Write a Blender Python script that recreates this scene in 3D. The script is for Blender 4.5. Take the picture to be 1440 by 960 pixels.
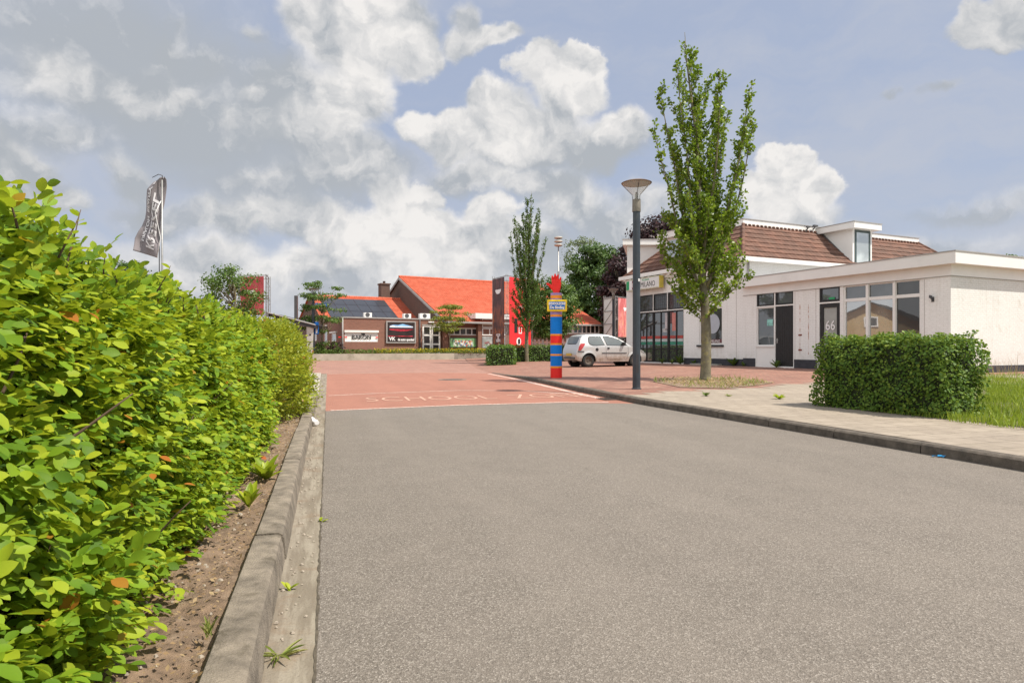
import bpy, bmesh, math, random
import numpy as np
from mathutils import Vector, Matrix
R = math.radians
random.seed(7); rng = np.random.default_rng(11)
for o in list(bpy.data.objects): bpy.data.objects.remove(o, do_unlink=True)
SC = bpy.context.scene
COL = SC.collection

# ---------------------------------------------------------------- camera, sky, sun, exposure
F = 895.0; HZ = 488.0; EYE = 1.0
cd = bpy.data.cameras.new('camera'); cam = bpy.data.objects.new('camera', cd); COL.objects.link(cam)
cam.location = (0, 0, EYE); cam.rotation_euler = (R(90), 0, 0)
cd.sensor_width = 36; cd.lens = F/1440*36; cd.shift_y = (HZ-480)/1440
cd.clip_start = 0.05; cd.clip_end = 3000
SC.camera = cam
SC.view_settings.view_transform = 'Standard'; SC.view_settings.look = 'None'
SC.view_settings.exposure = 0.52; SC.view_settings.gamma = 1

SUN_H = Vector((0.93, -0.36)).normalized(); SUN_EL = R(57)
sun_dir = Vector((SUN_H.x*math.cos(SUN_EL), SUN_H.y*math.cos(SUN_EL), math.sin(SUN_EL)))
sl = bpy.data.lights.new('sun', 'SUN'); sl.energy = 4.3; sl.angle = R(0.9); sl.color = (1, .93, .82)
so = bpy.data.objects.new('sun', sl); COL.objects.link(so)
so.rotation_euler = (-sun_dir).to_track_quat('-Z', 'Y').to_euler()

def pdir(px, py):
    return Vector(((px-720)/F, 1.0, -(py-HZ)/F)).normalized()

W = bpy.data.worlds.new('World'); SC.world = W; W.use_nodes = True
nt = W.node_tree; nt.nodes.clear()
def NN(nt, t, **k):
    n = nt.nodes.new(t)
    for a, b in k.items():
        if a == 'inp':
            for i, v in b.items():
                if hasattr(v, 'is_output'): nt.links.new(v, n.inputs[i])
                else: n.inputs[i].default_value = v
        else: setattr(n, a, b)
    return n
def mth(nt, op, a, b=None, c=None, clamp=False):
    n = nt.nodes.new('ShaderNodeMath'); n.operation = op; n.use_clamp = clamp
    for i, v in enumerate((a, b, c)):
        if v is None: continue
        if hasattr(v, 'is_output'): nt.links.new(v, n.inputs[i])
        else: n.inputs[i].default_value = v
    return n.outputs[0]
def vmth(nt, op, a, b=None, c=None):
    n = nt.nodes.new('ShaderNodeVectorMath'); n.operation = op
    for i, v in enumerate((a, b, c)):
        if v is None: continue
        if hasattr(v, 'is_output'): nt.links.new(v, n.inputs[i])
        else: n.inputs[i].default_value = v
    return n.outputs['Value'] if op in ('DOT_PRODUCT', 'LENGTH') else n.outputs[0]
def mrange(nt, v, a, b, c=0., d=1., t='SMOOTHSTEP'):
    n = nt.nodes.new('ShaderNodeMapRange'); n.interpolation_type = t
    nt.links.new(v, n.inputs[0])
    for i, x in enumerate((a, b, c, d)): n.inputs[i+1].default_value = x
    return n.outputs[0]
def mixc(nt, f, a, b, mode='MIX'):
    n = nt.nodes.new('ShaderNodeMix'); n.data_type = 'RGBA'; n.blend_type = mode
    for s, v in ((n.inputs[0], f), (n.inputs[6], a), (n.inputs[7], b)):
        if hasattr(v, 'is_output'): nt.links.new(v, s)
        elif isinstance(v, (int, float)): s.default_value = v
        else: s.default_value = (*v, 1)
    return n.outputs[2]
def noise(nt, vec, scale, detail=4, rough=.5, dist=0., out=0):
    n = nt.nodes.new('ShaderNodeTexNoise'); nt.links.new(vec, n.inputs['Vector'])
    n.inputs['Scale'].default_value = scale; n.inputs['Detail'].default_value = detail
    n.inputs['Roughness'].default_value = rough; n.inputs['Distortion'].default_value = dist
    return n.outputs[out]

tc = nt.nodes.new('ShaderNodeTexCoord'); gen = tc.outputs['Generated']
sky = NN(nt, 'ShaderNodeTexSky', sky_type='NISHITA', sun_disc=False, sun_elevation=SUN_EL,
         sun_rotation=math.atan2(SUN_H.x, SUN_H.y), altitude=0, air_density=1.0, dust_density=1.4, ozone_density=2.0)
def wnoise(scale, detail, rough): return vmth(nt, 'SUBTRACT', noise(nt, gen, scale, detail, rough, out=1), (.5, .5, .5))
warp = vmth(nt, 'ADD', vmth(nt, 'MULTIPLY', wnoise(7, 2, .5), (.10, .10, .075)), vmth(nt, 'MULTIPLY', wnoise(22, 7, .58), (.055, .055, .05)))
Q = vmth(nt, 'ADD', gen, warp)
fine = noise(nt, Q, 14, 7, .55); fineup = noise(nt, vmth(nt, 'ADD', Q, (.012, -.004, .020)), 14, 5, .55); broad = noise(nt, Q, 4, 4, .5)
relief = mth(nt, 'MULTIPLY', mth(nt, 'SUBTRACT', fine, fineup), 2.6)
relief = mth(nt, 'ADD', relief, mth(nt, 'MULTIPLY', mth(nt, 'SUBTRACT', noise(nt, Q, 8, 3, .5), .5), .9))
relief = mth(nt, 'ADD', relief, mth(nt, 'MULTIPLY', mth(nt, 'SUBTRACT', broad, .47), 1.35))
SKYS = .105
veil = noise(nt, vmth(nt, 'MULTIPLY', Q, (1.2, 1.2, 4.5)), 2.4, 6, .6)
sep = nt.nodes.new('ShaderNodeSeparateXYZ'); nt.links.new(gen, sep.inputs[0]); dz = sep.outputs[2]
veilm = mth(nt, 'ADD', mrange(nt, veil, .36, .72, .22, .72), mrange(nt, dz, 0.32, 0.0, 0, .40))
col = mixc(nt, .75, sky.outputs[0], (2.65, 3.12, 4.25))
col = mixc(nt, veilm, col, (3.6, 3.78, 4.25))
col = mixc(nt, mrange(nt, dz, .16, 0., 0, .8), col, (4.15, 4.3, 4.6))
BR, GR, MD = (5.9, 5.75, 5.6), (2.95, 3.15, 3.40), (3.7, 3.68, 3.75)
# single cumulus heaps, each in its own compass direction, farthest first: (x, y, half width, half height, brightness, softness)
puffs = [(560,400,330,62,.75,.9),(250,380,230,60,.65,.9),(830,400,200,70,.65,.8),(1250,360,260,30,.45,1.),(1380,300,140,26,.4,1.2),
 (20,245,60,62,.75,.3),(-30,200,60,60,.6,.4),(70,280,45,30,.5,.5),(190,250,52,40,.6,.6),(215,300,70,42,.5,.6),(330,300,90,40,.62,.5),(405,305,75,36,.55,.5),
 (870,330,90,60,.6,.6),(800,285,85,55,.7,.5),(920,290,60,35,.6,.7),(560,285,52,36,1.1,.25),(600,275,34,24,1.,.2),(470,318,62,38,1.0,.35),(530,325,60,36,.95,.35),(610,325,70,40,.95,.35),
 (690,305,44,32,.95,.22),(660,340,70,34,.85,.3),(735,350,80,45,.75,.4),(455,362,80,34,1.,.4),(545,362,85,32,1.,.4),(640,378,95,28,.95,.5),(390,380,80,26,.85,.6),(300,350,80,34,.7,.6),
 (1140,262,58,42,1.,.16),(1112,222,42,30,1.,.14),(1085,262,48,50,.9,.2),(1165,252,34,24,.9,.2),(1120,300,85,34,.75,.4),(1255,136,20,13,.35,.9),(1316,130,32,15,.35,.9),(1170,330,90,24,.4,.9),
 (1408,28,60,40,.8,.25),(1385,52,34,26,.7,.3),(1440,10,50,50,.7,.3),
 (735,255,120,38,.45,.6),(650,250,70,34,.5,.6),(845,205,95,50,.45,.4),(880,180,48,42,.6,.3),(750,190,90,52,.55,.35),(800,120,62,46,.85,.2),(765,95,36,30,.9,.2),(815,88,34,22,.9,.2),(700,150,52,38,.75,.25),
 (640,190,68,42,.8,.22),(585,178,44,32,.85,.22),(690,205,60,40,.6,.35),(665,60,62,26,.7,.4),(700,55,40,22,.75,.35),(655,25,34,28,.5,.6),
 (400,260,190,44,.20,.7),(500,240,110,46,.35,.5),(560,20,60,44,.55,.4),(150,70,330,150,.30,.7),(280,180,230,95,.24,.7),(60,190,170,50,.34,.8),(420,150,110,110,.20,.5),
 (500,40,95,60,.75,.3),(450,20,60,50,.7,.35),(575,60,50,36,.7,.3),(500,130,58,60,.72,.3),(455,190,80,50,.5,.5),(70,95,95,48,.55,.8),(110,140,120,40,.45,.9),(235,60,34,60,.45,.7),(250,150,60,36,.4,.8),
 (357,46,24,17,.8,.8),(355,132,22,14,.75,.8),(328,166,26,17,.72,.8),(300,90,60,40,.2,.9),(200,130,90,50,.42,1.)]
for n_, (x, y, rx, ry, bri, sf) in enumerate(puffs):
    c = pdir(x, y); k = 1/(1+((x-720)/F)**2*.55+((y-HZ)/F)**2*.35); a, b = rx/F*k, ry/F*k
    if n_ % 7 == 0: q_ = vmth(nt, 'MULTIPLY_ADD', col, (1e-8, 1e-8, 1e-8), Q)      # keeps the node chain sequential
    dv = vmth(nt, 'MULTIPLY_ADD', q_, (1/a, 1/a, 1/b), (-c.x/a, -c.y/a, -c.z/b))
    r = vmth(nt, 'LENGTH', dv); s = nt.nodes.new('ShaderNodeSeparateXYZ'); nt.links.new(dv, s.inputs[0])
    f = mth(nt, 'ADD', mth(nt, 'MULTIPLY_ADD', s.outputs[2], .42, bri-.30), relief, clamp=True)
    m_ = mrange(nt, r, 1.0, 1.0-min(.95, sf+.06), 0, min(1, 1.10-.25*sf))
    col = mixc(nt, m_, col, mixc(nt, f, GR, BR))
# bright cloud sheet added in the unseen sky behind the camera, fills the shaded facade
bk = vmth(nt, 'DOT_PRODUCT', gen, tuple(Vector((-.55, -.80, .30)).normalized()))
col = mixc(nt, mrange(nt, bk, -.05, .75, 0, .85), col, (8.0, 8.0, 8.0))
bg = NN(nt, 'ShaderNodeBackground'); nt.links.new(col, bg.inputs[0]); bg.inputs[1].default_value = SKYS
wo = nt.nodes.new('ShaderNodeOutputWorld'); nt.links.new(bg.outputs[0], wo.inputs[0])
try: W.cycles.sampling_method = 'MANUAL'; W.cycles.sample_map_resolution = 512
except Exception: pass

# ---------------------------------------------------------------- helpers
def tag(o, label=None, cat=None, group=None, kind=None):
    if label: o['label'] = label
    if cat: o['category'] = cat
    if group: o['group'] = group
    if kind: o['kind'] = kind
    return o
def empty(name, loc=(0,0,0), rz=0.):
    o = bpy.data.objects.new(name, None); COL.objects.link(o)
    o.location = loc; o.rotation_euler = (0, 0, rz); o.empty_display_size = .2
    return o
def copy_tree(o, parent=None):
    c = o.copy(); COL.objects.link(c)
    if parent is not None: c.parent = parent
    for ch in list(o.children): copy_tree(ch, c)
    return c

class MB:
    def __init__(s): s.v = []; s.f = []; s.m = []
    def add(s, vs, fs, mi=0):
        b = len(s.v); s.v += [tuple(v) for v in vs]
        for f in fs: s.f.append(tuple(i+b for i in f)); s.m.append(mi)
    def quad(s, a, b, c, d, mi=0): s.add((a, b, c, d), ((0,1,2,3),), mi)
    def poly(s, pts, mi=0): s.add(pts, (tuple(range(len(pts))),), mi)
    def box(s, x0, x1, y0, y1, z0, z1, mi=0):
        if x0 > x1: x0, x1 = x1, x0
        if y0 > y1: y0, y1 = y1, y0
        if z0 > z1: z0, z1 = z1, z0
        s.add([(x0,y0,z0),(x1,y0,z0),(x1,y1,z0),(x0,y1,z0),(x0,y0,z1),(x1,y0,z1),(x1,y1,z1),(x0,y1,z1)],
              [(0,3,2,1),(4,5,6,7),(0,1,5,4),(1,2,6,5),(2,3,7,6),(3,0,4,7)], mi)
    def prism(s, bot, off, mi=0):
        """bot: list of 3d points (planar polygon); off: extrusion vector"""
        n = len(bot); off = Vector(off); b = [Vector(p) for p in bot]; t = [p+off for p in b]
        fs = [tuple(reversed(range(n))), tuple(range(n, 2*n))] + [(i, (i+1) % n, n+(i+1) % n, n+i) for i in range(n)]
        s.add(b+t, fs, mi)
    def tube(s, pts, rad, n=8, mi=0, cap=True):
        pts = [Vector(p) for p in pts]
        if isinstance(rad, (int, float)): rad = [rad]*len(pts)
        vs = []; prev = None
        for i, p in enumerate(pts):
            t = (pts[min(i+1, len(pts)-1)]-pts[max(i-1, 0)]).normalized()
            if prev is None:
                a = Vector((1,0,0)) if abs(t.x) < .8 else Vector((0,1,0))
                u = t.cross(a).normalized()
            else: u = (prev - t*prev.dot(t)).normalized()
            prev = u; w = t.cross(u)
            for k in range(n):
                an = 2*math.pi*k/n; vs.append(p+(u*math.cos(an)+w*math.sin(an))*rad[i])
        fs = []
        for i in range(len(pts)-1):
            for k in range(n): fs.append((i*n+k, i*n+(k+1) % n, (i+1)*n+(k+1) % n, (i+1)*n+k))
        if cap: fs += [tuple(reversed(range(n))), tuple(range((len(pts)-1)*n, len(pts)*n))]
        s.add(vs, fs, mi)
    def lathe(s, prof, c=(0,0,0), n=24, mi=0):
        vs = []; m = len(prof)
        for k in range(n):
            a = 2*math.pi*k/n
            for r, z in prof: vs.append((c[0]+r*math.cos(a), c[1]+r*math.sin(a), c[2]+z))
        fs = [(k*m+i, ((k+1) % n)*m+i, ((k+1) % n)*m+i+1, k*m+i+1) for k in range(n) for i in range(m-1)]
        s.add(vs, fs, mi)
    def build(s, name, mats, parent=None, smooth=False, bevel=0, auto=None, fix=True):
        me = bpy.data.meshes.new(name); me.from_pydata(s.v, [], s.f); me.validate(); 
        if not isinstance(mats, (list, tuple)): mats = [mats]
        for m in mats: me.materials.append(m)
        if len(s.m) == len(me.polygons): me.polygons.foreach_set('material_index', s.m)
        o = bpy.data.objects.new(name, me); COL.objects.link(o)
        if fix:
            bm = bmesh.new(); bm.from_mesh(me)
            if smooth: bmesh.ops.remove_doubles(bm, verts=bm.verts, dist=1e-5)
            bmesh.ops.recalc_face_normals(bm, faces=bm.faces); bm.to_mesh(me); bm.free()
        if smooth:
            me.polygons.foreach_set('use_smooth', [True]*len(me.polygons))
            if auto:
                bm = bmesh.new(); bm.from_mesh(me)
                for e in bm.edges:
                    if len(e.link_faces) == 2 and e.calc_face_angle(0) > R(auto): e.smooth = False
                bm.to_mesh(me); bm.free()
        if bevel:
            md = o.modifiers.new('bevel', 'BEVEL'); md.width = bevel; md.segments = 2; md.limit_method = 'ANGLE'; md.harden_normals = False
        if parent is not None: o.parent = parent
        return o

# ---- materials
MATS = {}
def newmat(name):
    m = bpy.data.materials.new(name); m.use_nodes = True; nt = m.node_tree
    b = nt.nodes['Principled BSDF']; return m, nt, b
def setin(b, k, v):
    if k in b.inputs: b.inputs[k].default_value = v
def bump(nt, b, h, strength=.3, dist=.01):
    n = nt.nodes.new('ShaderNodeBump'); n.inputs['Strength'].default_value = strength; n.inputs['Distance'].default_value = dist
    nt.links.new(h, n.inputs['Height']); nt.links.new(n.outputs[0], b.inputs['Normal']); return n
def objc(nt): return nt.nodes.new('ShaderNodeTexCoord').outputs['Object']
def plain(name, col, rough=.6, var=.12, scale=3., metal=0., bmp=0., spec=.5, dirt=None, dirt_amt=0., coat=0.):
    m, nt, b = newmat(name); c = objc(nt)
    n = noise(nt, c, scale, 6, .6)
    f = mrange(nt, n, .3, .7, 0, 1, 'LINEAR')
    lo = tuple(x*(1-var) for x in col); hi = tuple(min(1, x*(1+var)) for x in col)
    out = mixc(nt, f, lo, hi)
    if dirt:
        d = noise(nt, c, scale*.6+.7, 8, .7)
        out = mixc(nt, mrange(nt, d, .5, .75, 0, dirt_amt), out, dirt)
    nt.links.new(out, b.inputs['Base Color'])
    b.inputs['Roughness'].default_value = rough; b.inputs['Metallic'].default_value = metal
    setin(b, 'Specular IOR Level', spec); setin(b, 'Coat Weight', coat)
    if bmp: bump(nt, b, noise(nt, c, scale*12, 5, .6), bmp, .01)
    return m
def facade_coord(nt):
    c = objc(nt); s = nt.nodes.new('ShaderNodeSeparateXYZ'); nt.links.new(c, s.inputs[0])
    k = nt.nodes.new('ShaderNodeCombineXYZ')
    nt.links.new(mth(nt, 'ADD', s.outputs[0], s.outputs[1]), k.inputs[0]); nt.links.new(s.outputs[2], k.inputs[1])
    return c, k.outputs[0]
def brickmat(name, c1, c2, mortar, bw=.21, bh=.0625, ms=.010, flat=False, rough=.85, bmp=.4, stain=None, big=.2, rot=0., msmooth=.1, var=None, grime=False):
    m, nt, b = newmat(name)
    c, v = facade_coord(nt)
    if flat:
        mp = nt.nodes.new('ShaderNodeMapping'); nt.links.new(c, mp.inputs[0]); mp.inputs['Rotation'].default_value = (0, 0, rot); v = mp.outputs[0]
    t = nt.nodes.new('ShaderNodeTexBrick'); nt.links.new(v, t.inputs['Vector'])
    t.inputs['Color1'].default_value = (*c1, 1); t.inputs['Color2'].default_value = (*c2, 1); t.inputs['Mortar'].default_value = (*mortar, 1)
    t.inputs['Scale'].default_value = 1; t.inputs['Mortar Size'].default_value = ms; t.inputs['Brick Width'].default_value = bw
    t.inputs['Row Height'].default_value = bh; t.inputs['Mortar Smooth'].default_value = msmooth
    out = t.outputs[0]
    n = noise(nt, c, .9, 6, .6)
    out = mixc(nt, mrange(nt, n, .3, .7, 0, big), out, tuple(x*.55 for x in c1), 'MIX')
    n = noise(nt, c, 14, 6, .7)
    out = mixc(nt, mrange(nt, n, .35, .75, 0, .35), out, tuple(min(1, x*1.35) for x in c2))
    if grime:
        st = nt.nodes.new('ShaderNodeMapping'); nt.links.new(v, st.inputs[0]); st.inputs['Scale'].default_value = (3.5, .35, 1)
        out = mixc(nt, mrange(nt, noise(nt, st.outputs[0], 1.6, 6, .65), .50, .74, 0, .28), out, (.50,.48,.42))
        zs_ = nt.nodes.new('ShaderNodeSeparateXYZ'); nt.links.new(c, zs_.inputs[0])
        sp_ = mth(nt, 'MULTIPLY', mrange(nt, zs_.outputs[2], 1.0, .35), mrange(nt, noise(nt, c, 3.5, 6, .7), .38, .66))
        out = mixc(nt, mth(nt, 'MULTIPLY', sp_, .45), out, (.42,.38,.30))
    if stain:
        n = noise(nt, c, 2.2, 8, .72); out = mixc(nt, mrange(nt, n, .54, .72, 0, .75), out, stain)
    nt.links.new(out, b.inputs['Base Color']); b.inputs['Roughness'].default_value = rough
    bn = bump(nt, b, t.outputs['Fac'], bmp, .006); bn.invert = True
    return m
def leafmat(name, c_dark, c_mid, c_light, trans=.35, rough=.45, tcol=None, spec=.4, odd=None):
    m, nt, b = newmat(name)
    g = nt.nodes.new('ShaderNodeNewGeometry')
    r = nt.nodes.new('ShaderNodeValToRGB'); nt.links.new(g.outputs['Random Per Island'], r.inputs[0])
    e = r.color_ramp.elements; e[0].position = 0; e[0].color = (*c_dark, 1); e[1].position = 1; e[1].color = (*c_light, 1)
    k = e.new(.5); k.color = (*c_mid, 1)
    if odd:
        k = e.new(.985); k.color = (*c_light, 1); k = e.new(.99); k.color = (*odd, 1); e[-1].color = (*odd, 1)
    nn = noise(nt, objc(nt), 1.7, 4, .6)
    col = mixc(nt, mrange(nt, nn, .35, .7, 0, .45), r.outputs[0], c_mid)
    nt.links.new(col, b.inputs['Base Color']); b.inputs['Roughness'].default_value = rough; setin(b, 'Specular IOR Level', spec)
    t = nt.nodes.new('ShaderNodeBsdfTranslucent')
    tc_ = mixc(nt, .6, col, tcol or tuple(min(1, x*1.6) for x in c_light)); nt.links.new(tc_, t.inputs[0])
    mx = nt.nodes.new('ShaderNodeMixShader'); mx.inputs[0].default_value = trans
    nt.links.new(b.outputs[0], mx.inputs[1]); nt.links.new(t.outputs[0], mx.inputs[2])
    nt.links.new(mx.outputs[0], nt.nodes['Material Output'].inputs[0])
    return m
def glassmat(name, refl=.28, tint=(.03,.035,.04), rough=.015, var=.0):
    m, nt, b = newmat(name)
    c = objc(nt)
    n = noise(nt, c, .7, 3, .5)
    col = mixc(nt, mrange(nt, n, .4, .6), tint, tuple(x*1.9+.004 for x in tint))
    nt.links.new(col, b.inputs['Base Color']); b.inputs['Roughness'].default_value = .5
    g = nt.nodes.new('ShaderNodeBsdfGlossy'); g.inputs['Roughness'].default_value = rough; g.inputs[0].default_value = (.92, .95, .96, 1)
    bn = nt.nodes.new('ShaderNodeBump'); bn.inputs['Strength'].default_value = .03; bn.inputs['Distance'].default_value = .02
    nt.links.new(noise(nt, c, 1.6, 2, .5), bn.inputs['Height']); nt.links.new(bn.outputs[0], g.inputs['Normal'])
    mx = nt.nodes.new('ShaderNodeMixShader'); lw = nt.nodes.new('ShaderNodeLayerWeight'); lw.inputs[0].default_value = .35
    nt.links.new(mth(nt, 'ADD', mth(nt, 'MULTIPLY', lw.outputs['Fresnel'], .6), refl, clamp=True), mx.inputs[0])
    nt.links.new(b.outputs[0], mx.inputs[1]); nt.links.new(g.outputs[0], mx.inputs[2])
    nt.links.new(mx.outputs[0], nt.nodes['Material Output'].inputs[0]); return m

M = {}
M['white_wall'] = brickmat('white_wall', (.79,.785,.765), (.82,.815,.795), (.69,.68,.66), .22, .066, .006, bmp=.4, big=.06, rough=.7, grime=True)
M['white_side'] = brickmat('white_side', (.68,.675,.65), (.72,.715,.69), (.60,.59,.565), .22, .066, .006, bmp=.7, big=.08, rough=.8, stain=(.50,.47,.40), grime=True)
M['white_paint'] = plain('white_paint', (.80,.79,.77), .5, .04, 1.5)
M['fascia'] = plain('fascia', (.78,.77,.75), .5, .04, .6, dirt=(.5,.49,.45), dirt_amt=.25)
M['fascia_green'] = plain('fascia_green', (.55,.58,.47), .6, .08, .8)
M['grey_trim'] = plain('grey_trim', (.33,.32,.31), .6, .1, 2)
M['dark_trim'] = plain('dark_trim', (.035,.035,.04), .45, .2, 3)
M['plinth'] = plain('plinth', (.035,.036,.045), .7, .3, 4, bmp=.2)
M['black'] = plain('black', (.012,.012,.013), .5, .3, 6)
M['glass'] = glassmat('glass', .10)
M['glass_bright'] = glassmat('glass_bright', .38, (.10,.10,.095))
M['glass_dark'] = glassmat('glass_dark', .05, (.012,.013,.013))
M['curtain'] = plain('curtain', (.50,.50,.48), .6, .1, 3)
M['frosted'] = plain('frosted', (.34,.35,.33), .35, .12, 2)
M['pole'] = plain('pole', (.030,.040,.052), .4, .2, 6, dirt=(.09,.09,.08), dirt_amt=.35)
M['metal'] = plain('metal', (.35,.35,.34), .45, .15, 8, metal=.6)
M['rust_metal'] = plain('rust_metal', (.20,.18,.15), .6, .3, 10, metal=.3)
M['concrete'] = plain('concrete', (.34,.32,.28), .9, .15, 4, bmp=.5, dirt=(.20,.19,.15), dirt_amt=.6)
M['bark'] = plain('bark', (.15,.135,.09), .9, .35, 7, bmp=1.0, dirt=(.36,.31,.07), dirt_amt=1.)
M['bark_dark'] = plain('bark_dark', (.07,.055,.04), .9, .3, 9, bmp=.8)
M['twig'] = plain('twig', (.10,.065,.04), .9, .3, 12)
M['brick_red'] = brickmat('brick_red', (.20,.078,.052), (.28,.112,.075), (.19,.145,.115), ms=.011, big=.2)
M['brick_dark'] = brickmat('brick_dark', (.095,.055,.042), (.13,.07,.052), (.11,.085,.07), ms=.011, big=.3)
M['brick_yellow'] = brickmat('brick_yellow', (.46,.31,.13), (.52,.36,.17), (.36,.30,.22), ms=.011)
M['red'] = plain('red', (.82,.012,.006), .5, .08, 3)
M['orange_paint'] = plain('orange_paint', (.85,.30,.01), .4, .08, 3)
M['yellow_paint'] = plain('yellow_paint', (.85,.60,.01), .4, .06, 3)
M['blue_paint'] = plain('blue_paint', (.0,.19,.66), .5, .12, 2.2, spec=.25)
M['lilac'] = plain('lilac', (.36,.24,.50), .4, .2, 6)
M['sign_blue'] = plain('sign_blue', (.0,.16,.58), .4, .05, 3)
M['white_ink'] = plain('white_ink', (.80,.80,.80), .5, .03, 3)
M['black_ink'] = plain('black_ink', (.02,.02,.02), .5, .03, 3)
M['dark_grey'] = plain('dark_grey', (.07,.07,.075), .6, .15, 3)
M['soil'] = plain('soil', (.24,.165,.11), .95, .45, 17, bmp=1.0, dirt=(.38,.29,.21), dirt_amt=.9)
M['tyre'] = plain('tyre', (.02,.02,.02), .8, .2, 8)
M['green_ink'] = plain('green_ink', (.02,.32,.12), .5, .05, 3)

# ---- tile roofs: corrugated pantiles in real relief are added as geometry per roof where seen large
def tilemat(name, c1, c2, row=.33, colw=.22, stain=None):
    m, nt, b = newmat(name); c = objc(nt)
    s = nt.nodes.new('ShaderNodeSeparateXYZ'); nt.links.new(c, s.inputs[0])
    # object local: x along the eave, y up the slope
    rx = mth(nt, 'FRACT', mth(nt, 'DIVIDE', s.outputs[0], colw)); ry = mth(nt, 'FRACT', mth(nt, 'DIVIDE', s.outputs[1], row))
    cell = nt.nodes.new('ShaderNodeCombineXYZ')
    nt.links.new(mth(nt, 'FLOOR', mth(nt, 'DIVIDE', s.outputs[0], colw)), cell.inputs[0]); nt.links.new(mth(nt, 'FLOOR', mth(nt, 'DIVIDE', s.outputs[1], row)), cell.inputs[1])
    wn = nt.nodes.new('ShaderNodeTexWhiteNoise'); nt.links.new(cell.outputs[0], wn.inputs['Vector'])
    col = mixc(nt, wn.outputs[0], c1, c2)
    col = mixc(nt, mrange(nt, noise(nt, c, .8, 6, .6), .35, .7, 0, .5), col, stain or tuple(x*.7 for x in c1))
    edge = mrange(nt, ry, .0, .12, .45, 0)
    col = mixc(nt, edge, col, tuple(x*.3 for x in c1))
    nt.links.new(col, b.inputs['Base Color']); b.inputs['Roughness'].default_value = .8; setin(b, 'Specular IOR Level', .3)
    h = mth(nt, 'ADD', mth(nt, 'MULTIPLY', mth(nt, 'SINE', mth(nt, 'MULTIPLY', rx, 6.283)), .5), mth(nt, 'MULTIPLY', mth(nt, 'SUBTRACT', 1., ry), 1.2))
    bump(nt, b, h, .9, .03)
    return m
M['tile_orange'] = tilemat('tile_orange', (.47,.115,.062), (.60,.155,.085), stain=(.44,.075,.03))
M['tile_brown'] = tilemat('tile_brown', (.125,.062,.044), (.20,.10,.07), .34, .26, stain=(.10,.07,.055))
M['tile_grey'] = tilemat('tile_grey', (.05,.05,.052), (.07,.07,.075))

ROWS = {'tile_brown': .36, 'tile_orange': .34}
def roof_plane(name, mat, parent, o, ux, uy, poly, thick=.05, relief=None):
    """roof sheet: polygon given in (u along eave, v up slope); object axes follow the slope so tiles follow it. o, ux, uy in parent space."""
    ux = Vector(ux).normalized(); uy = Vector(uy).normalized(); uz = ux.cross(uy).normalized()
    mb = MB(); (a0, _), (a1, _), (b1, S), (b0, _) = poly; row = ROWS.get(mat.name, .33); n = max(1, round(S/row))
    for i in range(n):
        v0, v1 = S*i/n, S*(i+1)/n; f0, f1 = i/n, (i+1)/n
        l0, r0, l1, r1 = a0+(b0-a0)*f0, a1+(b1-a1)*f0, a0+(b0-a0)*f1, a1+(b1-a1)*f1
        h = .035
        mb.add([(l0,v0-.03,h),(r0,v0-.03,h),(r1,v1,0),(l1,v1,0),(l0,v0-.03,-thick),(r0,v0-.03,-thick),(r1,v1,-thick),(l1,v1,-thick)],
               [(0,1,2,3),(0,4,5,1),(1,5,6,2),(2,6,7,3),(3,7,4,0),(7,6,5,4)])
    ob = mb.build(name, mat, parent)
    mtx = Matrix((ux, uy, uz)).transposed().to_4x4(); mtx.translation = Vector(o)
    ob.matrix_local = mtx
    return ob
def ridge_tiles(name, mat, parent, a, b, r=.10, step=.38):
    a, b = Vector(a), Vector(b); L = (b-a).length; n = max(2, int(L/step)); mb = MB()
    for i in range(n):
        p = a.lerp(b, i/n); q = a.lerp(b, (i+1.08)/n)
        mb.tube([p, q], [r*.92, r*1.08], 8)
    return mb.build(name, mat, parent, smooth=True, auto=50)

def text(s, size, mat, parent=None, mtx=None, name='lettering', ext=.002, align='CENTER', mapf=None, squash=1., bold=.0, space=1.):
    cu = bpy.data.curves.new('t', 'FONT'); cu.body = s; cu.size = size; cu.align_x = align; cu.align_y = 'CENTER'; cu.extrude = ext; cu.offset = bold; cu.resolution_u = 3; cu.space_character = space
    o = bpy.data.objects.new('t', cu); COL.objects.link(o); bpy.context.view_layer.update()
    dg = bpy.context.evaluated_depsgraph_get(); me = bpy.data.meshes.new_from_object(o.evaluated_get(dg), depsgraph=dg)
    bpy.data.objects.remove(o)
    me.materials.clear(); me.materials.append(mat)
    if squash != 1:
        for v in me.vertices: v.co.x *= squash
    if mapf:
        for v in me.vertices: v.co = mapf(v.co)
    ob = bpy.data.objects.new(name, me); COL.objects.link(ob)
    if parent is not None: ob.parent = parent
    if mtx is not None: ob.matrix_local = mtx
    return ob
def frame_m(o, ux, uy):
    ux = Vector(ux).normalized(); uy = Vector(uy).normalized(); uz = ux.cross(uy)
    m = Matrix((ux, uy, uz)).transposed().to_4x4(); m.translation = Vector(o); return m

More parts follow.
